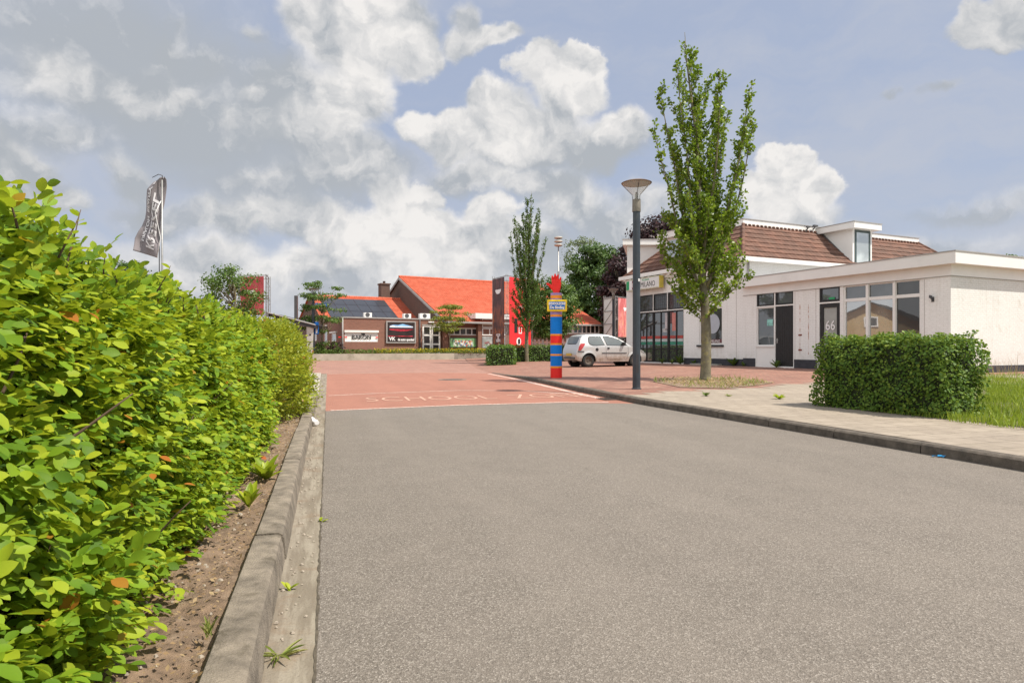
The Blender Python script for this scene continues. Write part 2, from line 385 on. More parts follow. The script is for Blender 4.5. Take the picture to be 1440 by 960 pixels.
# ---- leaves (numpy)
def nrm(a): return a/np.maximum(np.linalg.norm(a, axis=1, keepdims=True), 1e-9)
LEAF_FULL = (np.array([(0,-.10,0),(0,0,0),(.17,.10,.03),(.29,.34,.06),(.30,.62,.06),(.18,.87,.01),(0,1.05,-.08),(-.18,.87,.01),(-.30,.62,.06),(-.29,.34,.06),(-.17,.10,.03),(0,.34,-.01),(0,.62,-.02)]),
             [(0,2,1),(1,2,3,11),(11,3,4,12),(12,4,5,6),(10,1,11,9),(9,11,12,8),(8,12,6,7)])
LEAF_MID = (np.array([(0,0,0),(.30,.5,.06),(0,1,0),(-.30,.5,.06)]), [(0,1,2),(0,2,3)])
LEAF_ROUND = (np.array([(0,0,0),(.42,.35,.05),(.36,.85,.04),(0,1,0),(-.36,.85,.04),(-.42,.35,.05)]), [(0,1,2,3),(0,3,4,5)])
def leaves(name, pos, d, nr, ln, mat, parent=None, shape=LEAF_MID, width=1.):
    pos = np.asarray(pos, float); d = nrm(np.asarray(d, float)); nr = np.asarray(nr, float)
    s = nrm(np.cross(d, nr)); n = np.cross(s, d)
    T, Fs = shape; N = len(pos); k = len(T)
    ln = np.broadcast_to(np.asarray(ln, float), (N,))
    V = pos[:, None, :] + ln[:, None, None]*(s[:, None, :]*(T[None, :, 0:1]*width)+d[:, None, :]*T[None, :, 1:2]+n[:, None, :]*T[None, :, 2:3])
    V = V.reshape(-1, 3)
    me = bpy.data.meshes.new(name)
    me.vertices.add(len(V)); me.vertices.foreach_set('co', V.ravel().astype(np.float32))
    sizes = np.array([len(f) for f in Fs]); flat = np.concatenate([np.array(f) for f in Fs])
    li = (flat[None, :]+(np.arange(N)*k)[:, None]).ravel()
    me.loops.add(len(li)); me.loops.foreach_set('vertex_index', li.astype(np.int32))
    ps = np.tile(sizes, N); st = np.concatenate([[0], np.cumsum(ps)[:-1]])
    me.polygons.add(len(ps)); me.polygons.foreach_set('loop_start', st.astype(np.int32)); me.polygons.foreach_set('loop_total', ps.astype(np.int32))
    me.update(); me.validate()
    me.materials.append(mat)
    me.polygons.foreach_set('use_smooth', np.ones(len(ps), bool))
    o = bpy.data.objects.new(name, me); COL.objects.link(o)
    if parent is not None: o.parent = parent
    return o
def rnd(n, a=-1., b=1.): return rng.uniform(a, b, n)
def rdir(n): return nrm(rng.normal(size=(n, 3)))

M['leaf_beech'] = leafmat('leaf_beech', (.035,.11,.010), (.18,.31,.02), (.46,.51,.035), .36, .55, spec=.25, tcol=(.58,.64,.03), odd=(.45,.10,.02))
M['leaf_shoot'] = leafmat('leaf_shoot', (.20,.30,.02), (.34,.43,.03), (.48,.52,.04), .42, .4, tcol=(.45,.55,.03))
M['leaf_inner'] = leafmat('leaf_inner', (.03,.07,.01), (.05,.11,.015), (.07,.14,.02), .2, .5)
M['leaf_bush'] = leafmat('leaf_bush', (.10,.17,.02), (.26,.33,.025), (.44,.44,.04), .35, .45, odd=(.40,.12,.05))
M['leaf_hedge'] = leafmat('leaf_hedge', (.04,.095,.016), (.10,.185,.026), (.23,.30,.04), .28, .55, spec=.25)
M['leaf_box'] = leafmat('leaf_box', (.045,.10,.015), (.08,.16,.02), (.14,.22,.03), .25, .42)
M['leaf_poplar'] = leafmat('leaf_poplar', (.07,.13,.012), (.16,.25,.02), (.32,.38,.035), .38, .4, tcol=(.25,.38,.03))
M['leaf_green'] = leafmat('leaf_green', (.04,.09,.012), (.07,.14,.02), (.13,.20,.03), .28, .5)
M['leaf_far'] = leafmat('leaf_far', (.035,.075,.015), (.055,.11,.02), (.10,.17,.03), .25, .55)
M['leaf_pale'] = leafmat('leaf_pale', (.10,.14,.06), (.15,.19,.09), (.20,.24,.12), .3, .5)
M['leaf_copper'] = leafmat('leaf_copper', (.018,.008,.010), (.032,.013,.015), (.06,.022,.022), .12, .5)
M['leaf_field'] = leafmat('leaf_field', (.08,.13,.015), (.16,.20,.02), (.26,.27,.03), .3, .5, odd=(.35,.15,.03))
M['grass'] = leafmat('grass', (.10,.16,.015), (.19,.28,.02), (.32,.38,.04), .3, .5, odd=(.42,.34,.16))
M['yellow_flower'] = leafmat('yellow_flower', (.25,.28,.02), (.50,.42,.02), (.65,.50,.02), .3, .6)
M['groundgreen'] = leafmat('groundgreen', (.04,.09,.015), (.08,.14,.02), (.14,.20,.03), .25, .6)
M['weed'] = leafmat('weed', (.10,.17,.02), (.20,.26,.04), (.38,.36,.12), .3, .6)
M['dry'] = leafmat('dry', (.16,.10,.05), (.30,.20,.10), (.46,.36,.20), .25, .7)
# ================================================================= GROUND
RD = -.289
def KX(y):   # right kerb line (road side), x at a given y
    pts = [(-6,7.55),(2,5.08),(5.1,4.13),(11.4,2.16),(14.3,1.5),(19.2,.5),(24.5,-.80),(30,-1.7),(45,-3.2),(80,-6)]
    for (a, b), (c, d) in zip(pts, pts[1:]):
        if y <= c: return b+(d-b)*(y-a)/(c-a)
    return pts[-1][1]
def sst(a, b, x):
    t = min(1, max(0, (x-a)/(b-a))); return t*t*(3-2*t)
WC = Vector((13.69, 19.86)); WU = Vector((.9072, .4207)); WD = Vector((-.4207, .9072))
def HP(x, y):
    dx = x-KX(y)
    h = .10*(1-sst(19, 24.5, y)*(1-sst(.3, 4, dx)))
    l = (Vector((x, y))-WC).dot(WU)     # <0 in front of the facade
    h += .07*sst(-7, -.3, l)*sst(14, 18, y)
    return h

M['ground'] = plain('ground', (.10,.13,.04), .95, .3, .8, dirt=(.20,.16,.10), dirt_amt=.6)
g = MB(); g.quad((-900,-300,-.06),(900,-300,-.06),(900,1500,-.06),(-900,1500,-.06))
tag(g.build('ground', M['ground']), kind='structure')

def roadc(nt, c, k):   # coordinates across / along the road, stretched along it
    q = nt.nodes.new('ShaderNodeCombineXYZ')
    nt.links.new(vmth(nt, 'DOT_PRODUCT', c, (.9607,.2776,0)), q.inputs[0]); nt.links.new(mth(nt, 'MULTIPLY', vmth(nt, 'DOT_PRODUCT', c, (-.2776,.9607,0)), k), q.inputs[1]); return q.outputs[0]
def asphalt(name, base, light, dark, sp=.5, big=.12):
    m, nt, b = newmat(name); c = objc(nt)
    v = nt.nodes.new('ShaderNodeTexVoronoi'); v.inputs['Scale'].default_value = 185; nt.links.new(c, v.inputs['Vector'])
    s = nt.nodes.new('ShaderNodeSeparateColor'); nt.links.new(v.outputs['Color'], s.inputs[0])
    n0 = noise(nt, c, 60, 4, .7)
    col = mixc(nt, mrange(nt, n0, .3, .7), dark, base)
    col = mixc(nt, mrange(nt, s.outputs[0], .70, 1.0, 0, sp, 'LINEAR'), col, light)
    col = mixc(nt, mrange(nt, s.outputs[1], .80, 1.0, 0, sp, 'LINEAR'), col, tuple(x*.4 for x in dark))
    n1 = noise(nt, c, .45, 6, .6); n2 = noise(nt, c, 3.2, 6, .6)
    col = mixc(nt, mrange(nt, n1, .35, .7, 0, big*2.2), col, tuple(x*.72 for x in base))
    col = mixc(nt, mrange(nt, n2, .4, .7, 0, big*1.6), col, tuple(x*1.25 for x in base))
    # small dark tar spots and wheel-worn bands along the road
    n3 = noise(nt, roadc(nt, c, .06), 1.5, 4, .6)
    col = mixc(nt, mrange(nt, n3, .42, .62, 0, .18), col, tuple(x*1.25 for x in base))
    v2 = nt.nodes.new('ShaderNodeTexVoronoi'); v2.inputs['Scale'].default_value = 1.1; nt.links.new(vmth(nt, 'ADD', c, vmth(nt, 'MULTIPLY', noise(nt, c, 7, 3, .6, out=1), (.12,.12,.12))), v2.inputs['Vector'])
    col = mixc(nt, mrange(nt, v2.outputs['Distance'], .045, .03, 0, .55), col, tuple(x*.4 for x in base))
    nt.links.new(col, b.inputs['Base Color']); b.inputs['Roughness'].default_value = .88; setin(b, 'Specular IOR Level', .35)
    bump(nt, b, mth(nt, 'ADD', v.outputs['Distance'], mth(nt, 'MULTIPLY', n0, .6)), .55, .006)
    return m
M['asphalt'] = asphalt('asphalt', (.205,.178,.151), (.46,.42,.37), (.128,.110,.092), .55)
M['red_asphalt'] = asphalt('red_asphalt', (.345,.158,.112), (.50,.29,.23), (.28,.125,.088), .3, .16)
LX = lambda y: -.04+RD*y
BL = [(LX(9.97), 9.97), (-.92, 10.9), (.93, 11.47), (KX(11.3), 11.3)]      # asphalt / red boundary
FL = [(LX(24.0), 24.0), (-3.2, 25.4), (-.9, 24.8)]                          # red / brick boundary
a_ = MB(); a_.poly([(LX(-6), -6, 0)]+[(x, y, 0) for x, y in BL]+[(KX(y), y, 0) for y in (5.1, 2, -6)])
tag(a_.build('road', M['asphalt']), kind='structure')
a_ = MB(); a_.poly([(x, y, 0) for x, y in reversed(BL)]+[(x, y, 0) for x, y in FL]+[(KX(y), y, 0) for y in (24.5, 19.2, 14.3, 11.4)])
tag(a_.build('red_road', M['red_asphalt']), kind='structure')

# worn white paint
def paintmat():
    m, nt, b = newmat('worn_paint'); c = objc(nt)
    n = noise(nt, c, 22, 8, .75); n2 = noise(nt, c, 1.5, 4, .6)
    f = mrange(nt, mth(nt, 'ADD', n, mth(nt, 'MULTIPLY', n2, .25)), .55, .72, .75, .15)
    nt.links.new(mixc(nt, f, (.40,.17,.12), (.70,.62,.55)), b.inputs['Base Color']); b.inputs['Roughness'].default_value = .8
    return m
M['worn_paint'] = paintmat()
M['faint_paint'] = plain('faint_paint', (.52,.31,.23), .85, .2, 9, dirt=(.40,.17,.12), dirt_amt=1.)
def strip(mb, pts, w, z=.004):
    pts = [Vector(p) for p in pts]
    L = []
    for i, p in enumerate(pts):
        t = (pts[min(i+1, len(pts)-1)]-pts[max(i-1, 0)]).normalized(); n = Vector((-t.y, t.x)); L.append((p+n*w/2, p-n*w/2))
    for (a, b), (c, d) in zip(L, L[1:]): mb.quad((a.x,a.y,z),(b.x,b.y,z),(d.x,d.y,z),(c.x,c.y,z))
rm = empty('road_marking', (-.5, 14, 0)); tag(rm, kind='structure')
def rmchild(o): o.parent = rm; o.location = Vector(o.location)-Vector((-.5,14,0)); return o
l = MB()
strip(l, [(x+(.06 if i == 0 else 0), y+.07) for i, (x, y) in enumerate(BL)][:3]+[(1.75, 11.55)], .10)
strip(l, [(LX(13.1)+.05, 13.1), (-2.9, 13.8), (-1.24, 14.7), (.2, 14.6), (1.2, 13.6)], .09)
strip(l, [(LX(23.8)+.05, 23.8), (-3.2, 25.2), (-1.0, 24.6)], .13)
strip(l, [(KX(y)-.22, y) for y in (12.1, 14.3, 17, 19.2, 22, 24)], .13)
rmchild(l.build('border_line', M['worn_paint']))
def lmap(co):   # letters stand along the crossing, slightly turned with the road
    u = Vector((.9665, .2566)); v = Vector((-.2566, .9665))
    p = Vector((-.58, 12.66))+u*co.x+v*co.y
    return Vector((p.x, p.y, .005))
t = text('SCHOOL  ZONE', .72, M['faint_paint'], name='school_zone_lettering', ext=0, mapf=lambda co: lmap(Vector((co.x*.87, co.y*1.95, 0))), bold=-.007, space=1.0)
rmchild(t)

# manhole cover and repair patches on the red surface
def disc(name, x, y, r, mat, z=.006, sy=1.):
    mb = MB(); mb.poly([(x+r*math.cos(a*math.pi/12), y+r*sy*math.sin(a*math.pi/12), z) for a in range(24)]); return mb.build(name, mat)
M['iron'] = plain('iron', (.10,.075,.06), .6, .3, 20, metal=.2)
mh = empty('manhole_cover', (-1.84, 19.6, 0)); tag(mh, 'round dark iron manhole cover set in the red road', 'manhole cover')
mb = MB(); mb.lathe([(.0,.008),(.30,.008),(.30,.0)], n=28); mb.build('cover', M['iron'], mh)
mb = MB(); mb.lathe([(.33,.0),(.33,.007),(.44,.007),(.44,0)], n=28); mb.build('rim', M['rust_metal'], mh)
dg_ = MB(); dg_.box(-.22,.22,-.13,.13,0,.01)
for i in range(6): dg_.box(-.19,.19,-.11+i*.04,-.10+i*.04,.01,.016)
gr = dg_.build('drain_grate', M['iron']); gr.location = (KX(12.2)-.16, 12.2, .002); gr.rotation_euler = (0, 0, R(16.5+90)); tag(gr, 'small dark storm drain grate against the right kerb near the lamp post', 'drain grate')
dg2 = gr.copy(); COL.objects.link(dg2); dg2.location = (LX(19.5)-.35, 19.5, .03); tag(dg2, 'grey drain slab in the gutter at the far left end of the red road', 'drain grate')

# brick junction beyond the red surface
M['pave_brick'] = brickmat('pave_brick', (.27,.125,.095), (.39,.21,.16), (.20,.145,.11), .21, .105, .008, flat=True, rot=R(-16.1), stain=(.38,.29,.22), big=.45, bmp=.25)
M['pave_red'] = brickmat('pave_red', (.225,.10,.072), (.36,.18,.13), (.17,.125,.09), .20, .10, .009, flat=True, rot=R(-25), stain=(.37,.28,.21), big=.55, bmp=.3)
M['pave_tile'] = brickmat('pave_tile', (.275,.228,.178), (.34,.285,.225), (.15,.125,.09), .30, .30, .009, flat=True, rot=R(-16.1), stain=(.28,.235,.175), big=.3, bmp=.4)
mb = MB(); fl = FL
pts = [(-90, 16, 0), (LX(24)-2.0, 16, 0), (LX(24)-1.0, 23.0, 0)]+[(x, y, 0) for x, y in FL]+[(KX(y), y, 0) for y in (24.5, 30, 45, 70)]+[(-90, 70, 0)]
mb.poly(pts); tag(mb.build('junction_paving', M['pave_brick']), kind='structure')
def sheet(name, mat, rows, xr, dz=0., nx=26):
    mb = MB(); prev = None
    for y in rows:
        x0, x1 = xr(y); r = [(x0+(x1-x0)*(i/nx)**1.6, y) for i in range(nx+1)]; r = [(x, y, HP(x, y)+dz) for x, y in r]
        if prev:
            for i in range(nx): mb.quad(prev[i], prev[i+1], r[i+1], r[i])
        prev = r
    o = mb.build(name, mat, smooth=True); tag(o, kind='structure'); return o
rows = [-6, 0, 3, 5, 7, 9, 11, 12, 13, 14, 15, 16, 17, 18, 19, 20, 21, 22, 23, 24, 24.5, 25, 26, 27, 28, 29, 30, 31, 32, 33, 34, 36, 38, 40, 45, 50, 60, 80]
sheet('plaza_paving', M['pave_red'], rows, lambda y: (KX(y)+.13 if y < 24.5 else KX(y), 60))
# beige tiled pavement and driveway on top of it (4 mm)
def back_y(x):
    pts = [(1.9,11.9),(2.3,12.1),(3.6,13.3),(5.9,14.6),(8,16.8),(11,18.4),(14,19.3),(40,22)]
    for (a, b), (c, d) in zip(pts, pts[1:]):
        if x <= c: return b+(d-b)*(x-a)/(c-a)
    return 22
mb = MB(); cols = []
ys = [-6+i*.5 for i in range(57)]
for y in ys[:-1]:
    y2 = y+.5
    def xa(yy): return KX(yy)+.13
    prevx = None; xs0 = xa(y); xs1 = xa(y2)
    for i in range(40):
        x0, x1 = xs0+i*.5, xs0+(i+1)*.5; X0, X1 = xs1+i*.5, xs1+(i+1)*.5
        if y2 > back_y((x0+x1)/2)+.1: continue
        mb.quad((x0,y,HP(x0,y)+.004),(x1,y,HP(x1,y)+.004),(X1,y2,HP(X1,y2)+.004),(X0,y2,HP(X0,y2)+.004))
tag(mb.build('pavement', M['pave_tile'], smooth=True), kind='structure')

# right kerb: weathered concrete stones, 1 m each, height dies out towards the junction
M['kerb_dark'] = plain('kerb_dark', (.12,.10,.08), .95, .4, 10, bmp=.9, dirt=(.07,.065,.055), dirt_amt=.6)
M['kerb_light'] = plain('kerb_light', (.225,.19,.148), .95, .42, 11, bmp=1.0, dirt=(.095,.078,.052), dirt_amt=1.)
mb = MB(); y = -4.
while y < 24.4:
    y2 = min(24.5, y+1.0); a = Vector((KX(y+.006), y+.006)); b = Vector((KX(y2-.006), y2-.006)); t = (b-a).normalized(); n = Vector((t.y, -t.x))
    j = random.uniform(-.006, .006)
    def ring(p, yy):
        h = max(.012, HP(p.x+.2, yy))+.004+j
        o = [(0, -.05), (.004, h-.022), (.020, h-.004), (.035, h), (.125, h), (.125, -.05)]
        return [(p.x+n.x*u, p.y+n.y*u, z) for u, z in o]
    r1, r2 = ring(a, y), ring(b, y2); k = len(r1)
    mb.add(r1+r2, [(i, (i+1) % k, k+(i+1) % k, k+i) for i in range(k)]+[tuple(range(k)), tuple(reversed(range(k, 2*k)))])
    y = y2
tag(mb.build('kerb_right', M['kerb_dark'], smooth=True, auto=35), kind='structure')
# left kerb + gutter + slabs + soil strip
mb = MB(); y = -4.
KL = lambda y: LX(y)-.155
while y < 12.9:
    y2 = y+1.0; a = Vector((KL(y+.005), y+.005)); b = Vector((KL(y2-.005), y2-.005)); t = (b-a).normalized(); n = Vector((-t.y, t.x))
    j = random.uniform(-.007, .007); h = .125+j
    o = [(0, -.05), (.012, h-.045), (.022, h-.010), (.038, h), (.135, h+.002), (.145, h-.012), (.147, -.05)]
    ja = random.uniform(-.005, .005)
    def ring(p, jj): return [(p.x+n.x*(u+jj), p.y+n.y*(u+jj), z) for u, z in o]
    r1, r2 = ring(a, ja), ring(b, ja); k = len(o)
    mb.add(r1+r2, [(i, (i+1) % k, k+(i+1) % k, k+i) for i in range(k)]+[tuple(range(k)), tuple(reversed(range(k, 2*k)))])
    y = y2
tag(mb.build('kerb_left', M['kerb_light'], smooth=True, auto=35), kind='structure')
mb = MB(); mb.poly([(LX(-5)-.0, -5, .0), (LX(24)-0., 24, .0), (LX(24)-.75, 24, .0), (LX(13.3)-.75, 13.3, 0), (LX(13.0)-.16, 13.0, 0), (LX(-5)-.17, -5, 0)])
def guttermat():
    m, nt, b = newmat('gutter'); c = objc(nt)
    n = noise(nt, roadc(nt, c, .12), 14, 6, .65); n2 = noise(nt, c, 3.0, 7, .7); n3 = noise(nt, c, 90, 3, .6)
    col = mixc(nt, mrange(nt, n, .4, .62), (.185,.155,.115), (.285,.25,.195))
    col = mixc(nt, mrange(nt, n2, .5, .68, 0, .85), col, (.20,.14,.09))
    col = mixc(nt, mrange(nt, n3, .5, .75, 0, .5), col, (.12,.10,.08))
    nt.links.new(col, b.inputs['Base Color']); b.inputs['Roughness'].default_value = .92; bump(nt, b, n3, .6, .005); return m
M['gutter'] = guttermat()
tag(mb.build('gutter', M['gutter']), kind='structure')
M['old_slab'] = brickmat('old_slab', (.36,.33,.28), (.43,.39,.33), (.22,.19,.15), .30, .30, .01, flat=True, rot=R(-16.1), stain=(.33,.22,.17), big=.3, bmp=.3)
mb = MB(); mb.poly([(LX(13.05)-.16, 13.05, .03), (LX(13.05)-.75, 13.05, .03), (LX(24)-.85, 24, .03), (LX(24)-.22, 24, .03)])
tag(mb.build('left_path', M['old_slab']), kind='structure')
# crumbled dark seam between gutter and asphalt
mb = MB(); y = -2.; pr = None
while y < 10:
    w = random.uniform(.001,.007); c = LX(y)+random.uniform(-.003,.003); q = [(c-w,y,.003),(c+w,y,.003)]
    if pr: mb.quad(pr[0],pr[1],q[1],q[0])
    pr = q; y += .03+y*.004 if y > 0 else .05
tag(mb.build('gutter_seam', plain('seam_dirt', (.085,.07,.05), .95, .4, 30)), kind='structure')
# soil under the hedge: real small relief
mb = MB(); nx, ny = 60, 300
def soil_z(x, y): return .075+.022*math.sin(x*9+y*3.1)*math.sin(y*5.3-x*4)+.012*math.sin(x*31)*math.sin(y*27)+random.uniform(-.012,.012)
G = []
for j in range(ny+1):
    yy = -2+j*(15.3/ny); G.append([(LX(yy)-.29-i*(2.6/nx), yy) for i in range(nx+1)])
G = [[(x, y, soil_z(x, y) if i > 0 else .09) for i, (x, y) in enumerate(r)] for r in G]
for a, b in zip(G, G[1:]):
    for i in range(nx): mb.quad(a[i], b[i], b[i+1], a[i+1])
tag(mb.build('soil_strip', M['soil'], smooth=True), kind='structure')
mb = MB(); mb.quad((-60,-10,-.02),(LX(-10)-2.6,-10,-.02),(LX(16)-2.0,16,-.02),(-60,16,-.02)); tag(mb.build('garden_lawn', M['ground']), kind='structure')
# dry leaf litter, pebbles on the soil and in the gutter
n = 9000; yy = rng.uniform(1.2, 11, n)**1.0; xx = LX(yy)-.31-rng.uniform(0, .75, n)
pos = np.stack([xx, yy, np.full(n, .105)+rnd(n,-.01,.012)], 1); d = np.stack([rnd(n), rnd(n), rnd(n,-.3,.3)], 1); nr = np.stack([rnd(n,-.6,.6), rnd(n,-.6,.6), np.ones(n)], 1)
tag(leaves('leaf_litter', pos, d, nr, rng.uniform(.004,.024,n)**1.0, M['dry'], shape=LEAF_MID), kind='stuff')
mb = MB()
for i in range(700):
    yy = random.uniform(1.2, 9); w = random.random()
    if w < .75: x = LX(yy)-.31-random.uniform(0, .7); z = .10
    else: x = LX(yy)-random.uniform(.03, .15); z = .002
    s = random.uniform(.003, .011); rz = random.uniform(0, 3)
    a = [Vector((math.cos(rz+k*1.57)*s*random.uniform(.7,1.3), math.sin(rz+k*1.57)*s*random.uniform(.6,1.2), 0)) for k in range(4)]
    c = Vector((x, yy, z)); top = [c+v*.6+Vector((0,0,s*.7)) for v in a]; bt = [c+v for v in a]
    mb.add(bt+top, [(0,1,5,4),(1,2,6,5),(2,3,7,6),(3,0,4,7),(4,5,6,7)])
M['pebble'] = plain('pebble', (.36,.31,.25), .9, .35, 30)
tag(mb.build('pebbles', M['pebble']), kind='stuff')

# grass verge on the right (soil sheet + blades)
GP = [(KX(1)+1.85, 1.), (5.0, 9.8), (8.9, 15.5), (13.75, 19.75), (34, 29.2), (34, 1.)]
mb = MB(); mb.poly([(x, y, .112) for x, y in GP]); M['verge_soil'] = plain('verge_soil', (.12,.12,.045), .95, .4, 5, dirt=(.20,.15,.09), dirt_amt=.8)
tag(mb.build('verge', M['verge_soil']), kind='structure')
def inpoly(x, y, P):
    r = np.zeros(len(x), bool); n = len(P)
    for i in range(n):
        x1, y1 = P[i]; x2, y2 = P[(i+1) % n]
        c = ((y1 > y) != (y2 > y)) & (x < (x2-x1)*(y-y1)/((y2-y1) or 1e-9)+x1); r ^= c
    return r
BLADE = (np.array([(-.035,0,0),(.035,0,0),(.03,.5,.04),(-.03,.5,.04),(0,1,.22)]), [(0,1,2,3),(3,2,4)])
def grass(name, P, n, bbox, hmin, hmax, mat, zf=lambda x, y: .112, width=1., lean=.45, clump=1.):
    x = rng.uniform(bbox[0], bbox[1], n*4); y = rng.uniform(bbox[2], bbox[3], n*4)
    k = inpoly(x, y, P)
    pn = .5+.5*np.sin(x*2.1+np.sin(y*1.7)*2)*np.sin(y*2.6+x*.7)
    k &= rng.uniform(0, 1, n*4) < (.35+.65*pn)**clump
    x, y, pn = x[k][:n], y[k][:n], pn[k][:n]; m = len(x)
    z = np.array([zf(a, b) for a, b in zip(x, y)])
    d = np.stack([rnd(m)*lean, rnd(m)*lean, np.ones(m)], 1); nr = np.stack([rnd(m), rnd(m), rnd(m,-.1,.1)], 1)
    return leaves(name, np.stack([x, y, z], 1), d, nr, rng.uniform(hmin, hmax, m)*(.55+.6*pn), mat, shape=BLADE, width=width)
tag(grass('verge_grass', [(KX(2)+1.93, 2.), (KX(7.6)+1.9, 7.6), (KX(7.6)+1.9, 7.7), (9., 12), (13.6, 19.2), (26, 25), (26, 2.)], 46000, (4.5, 15, 5, 20), .07, .17, M['grass'], width=1.3), kind='stuff')
tag(grass('tall_verge_grass', [(6.0, 8.6), (9, 12), (13.6, 19.2), (20, 22), (20, 9)], 1300, (6, 16, 8, 20), .22, .38, M['grass'], width=.45, lean=.5, clump=2), kind='stuff')
tag(grass('verge_edge_grass', [(4.7,9.7),(4.85,9.8),(5.6,7.7),(5.35,7.6)], 900, (4.5,6,7.4,10), .05,.14, M['grass'], width=1.), kind='stuff')
# dry seed-head stems before the side wall
n = 90; x = rng.uniform(10, 15, n); y = 19.2+(x-13.7)*.45-rng.uniform(.3, 2.2, n); P0 = np.stack([x, y, np.full(n, .11)], 1)
d = np.stack([rnd(n)*.25, rnd(n)*.25, np.ones(n)], 1)
tag(leaves('dry_seed_grass', P0, d, rdir(n), rng.uniform(.4, .8, n), M['dry'], shape=BLADE, width=.22), kind='stuff')

# tree bed
TB = [(3.65,16.5),(3.75,14.2),(4.6,13.75),(5.8,14.9),(6.7,16.2),(6.4,18.4),(5.2,19.0),(4.2,18.2)]
mb = MB(); mb.poly([(x, y, HP(x, y)+.012) for x, y in TB]); tag(mb.build('tree_bed', M['soil']), kind='structure')
tag(grass('tree_bed_weeds', TB, 480, (3.5, 7, 13.5, 19.2), .06, .20, M['weed'], zf=HP, lean=.9, clump=2.2, width=1.4), kind='stuff')
n = 900; a = rng.uniform(0, 6.28, n); r = np.sqrt(rng.uniform(0, 1, n))*1.4
pos = np.stack([5.1+np.cos(a)*r, 16.3+np.sin(a)*r*1.5, np.full(n, .125)+rnd(n,0,.02)], 1)
k = inpoly(pos[:,0], pos[:,1], TB); pos = pos[k]; n = len(pos)
tag(leaves('tree_bed_litter', pos, np.stack([rnd(n), rnd(n), rnd(n,-.3,.3)],1), np.stack([rnd(n,-.7,.7), rnd(n,-.7,.7), np.ones(n)],1), rng.uniform(.03,.10,n), M['dry']), kind='stuff')

# ================================================================= HEDGES
def bumpy(a, b, s=1.): return .035*np.sin(a*5.1*s+1.3)*np.sin(b*6.3*s)+.02*np.sin(a*13*s+b*9*s)+.015*np.sin(b*17*s-a*7*s)
def sprays(origin, outward, n, k, ln, leaf, up_tilt=(.0,.6), droop=.25):
    """origin (N,3), outward (N,3); returns leaf pos, dir, normal, size arrays"""
    N = len(origin); up = np.array([0,0,1.])
    ax = nrm(outward*rng.uniform(.5,1.1,(N,1))+up*rng.uniform(up_tilt[0],up_tilt[1],(N,1))+rdir(N)*.75)
    pn = up+outward*rng.uniform(.05,.75,(N,1))+rdir(N)*.36; pn = nrm(pn-ax*np.sum(pn*ax,1,keepdims=True)); sd = np.cross(pn, ax)
    L = rng.uniform(ln[0], ln[1], (N,1)); PP, DD, NR, SZ = [], [], [], []
    for i in range(k):
        t = (i+.6)/k; s = 1 if i % 2 else -1
        PP.append(origin+ax*L*t-up*(droop*.12*t*t)*L)
        DD.append(nrm(ax*(.45+.6*t)+sd*s*(1.05-.7*t)+rdir(N)*.22-up*droop*rng.uniform(.2,1.4,(N,1))))
        NR.append(nrm(pn+rdir(N)*.38)); SZ.append(rng.uniform(leaf[0], leaf[1], N)*(1-.25*abs(t-.45)))
    return np.concatenate(PP), np.concatenate(DD), np.concatenate(NR), np.concatenate(SZ)

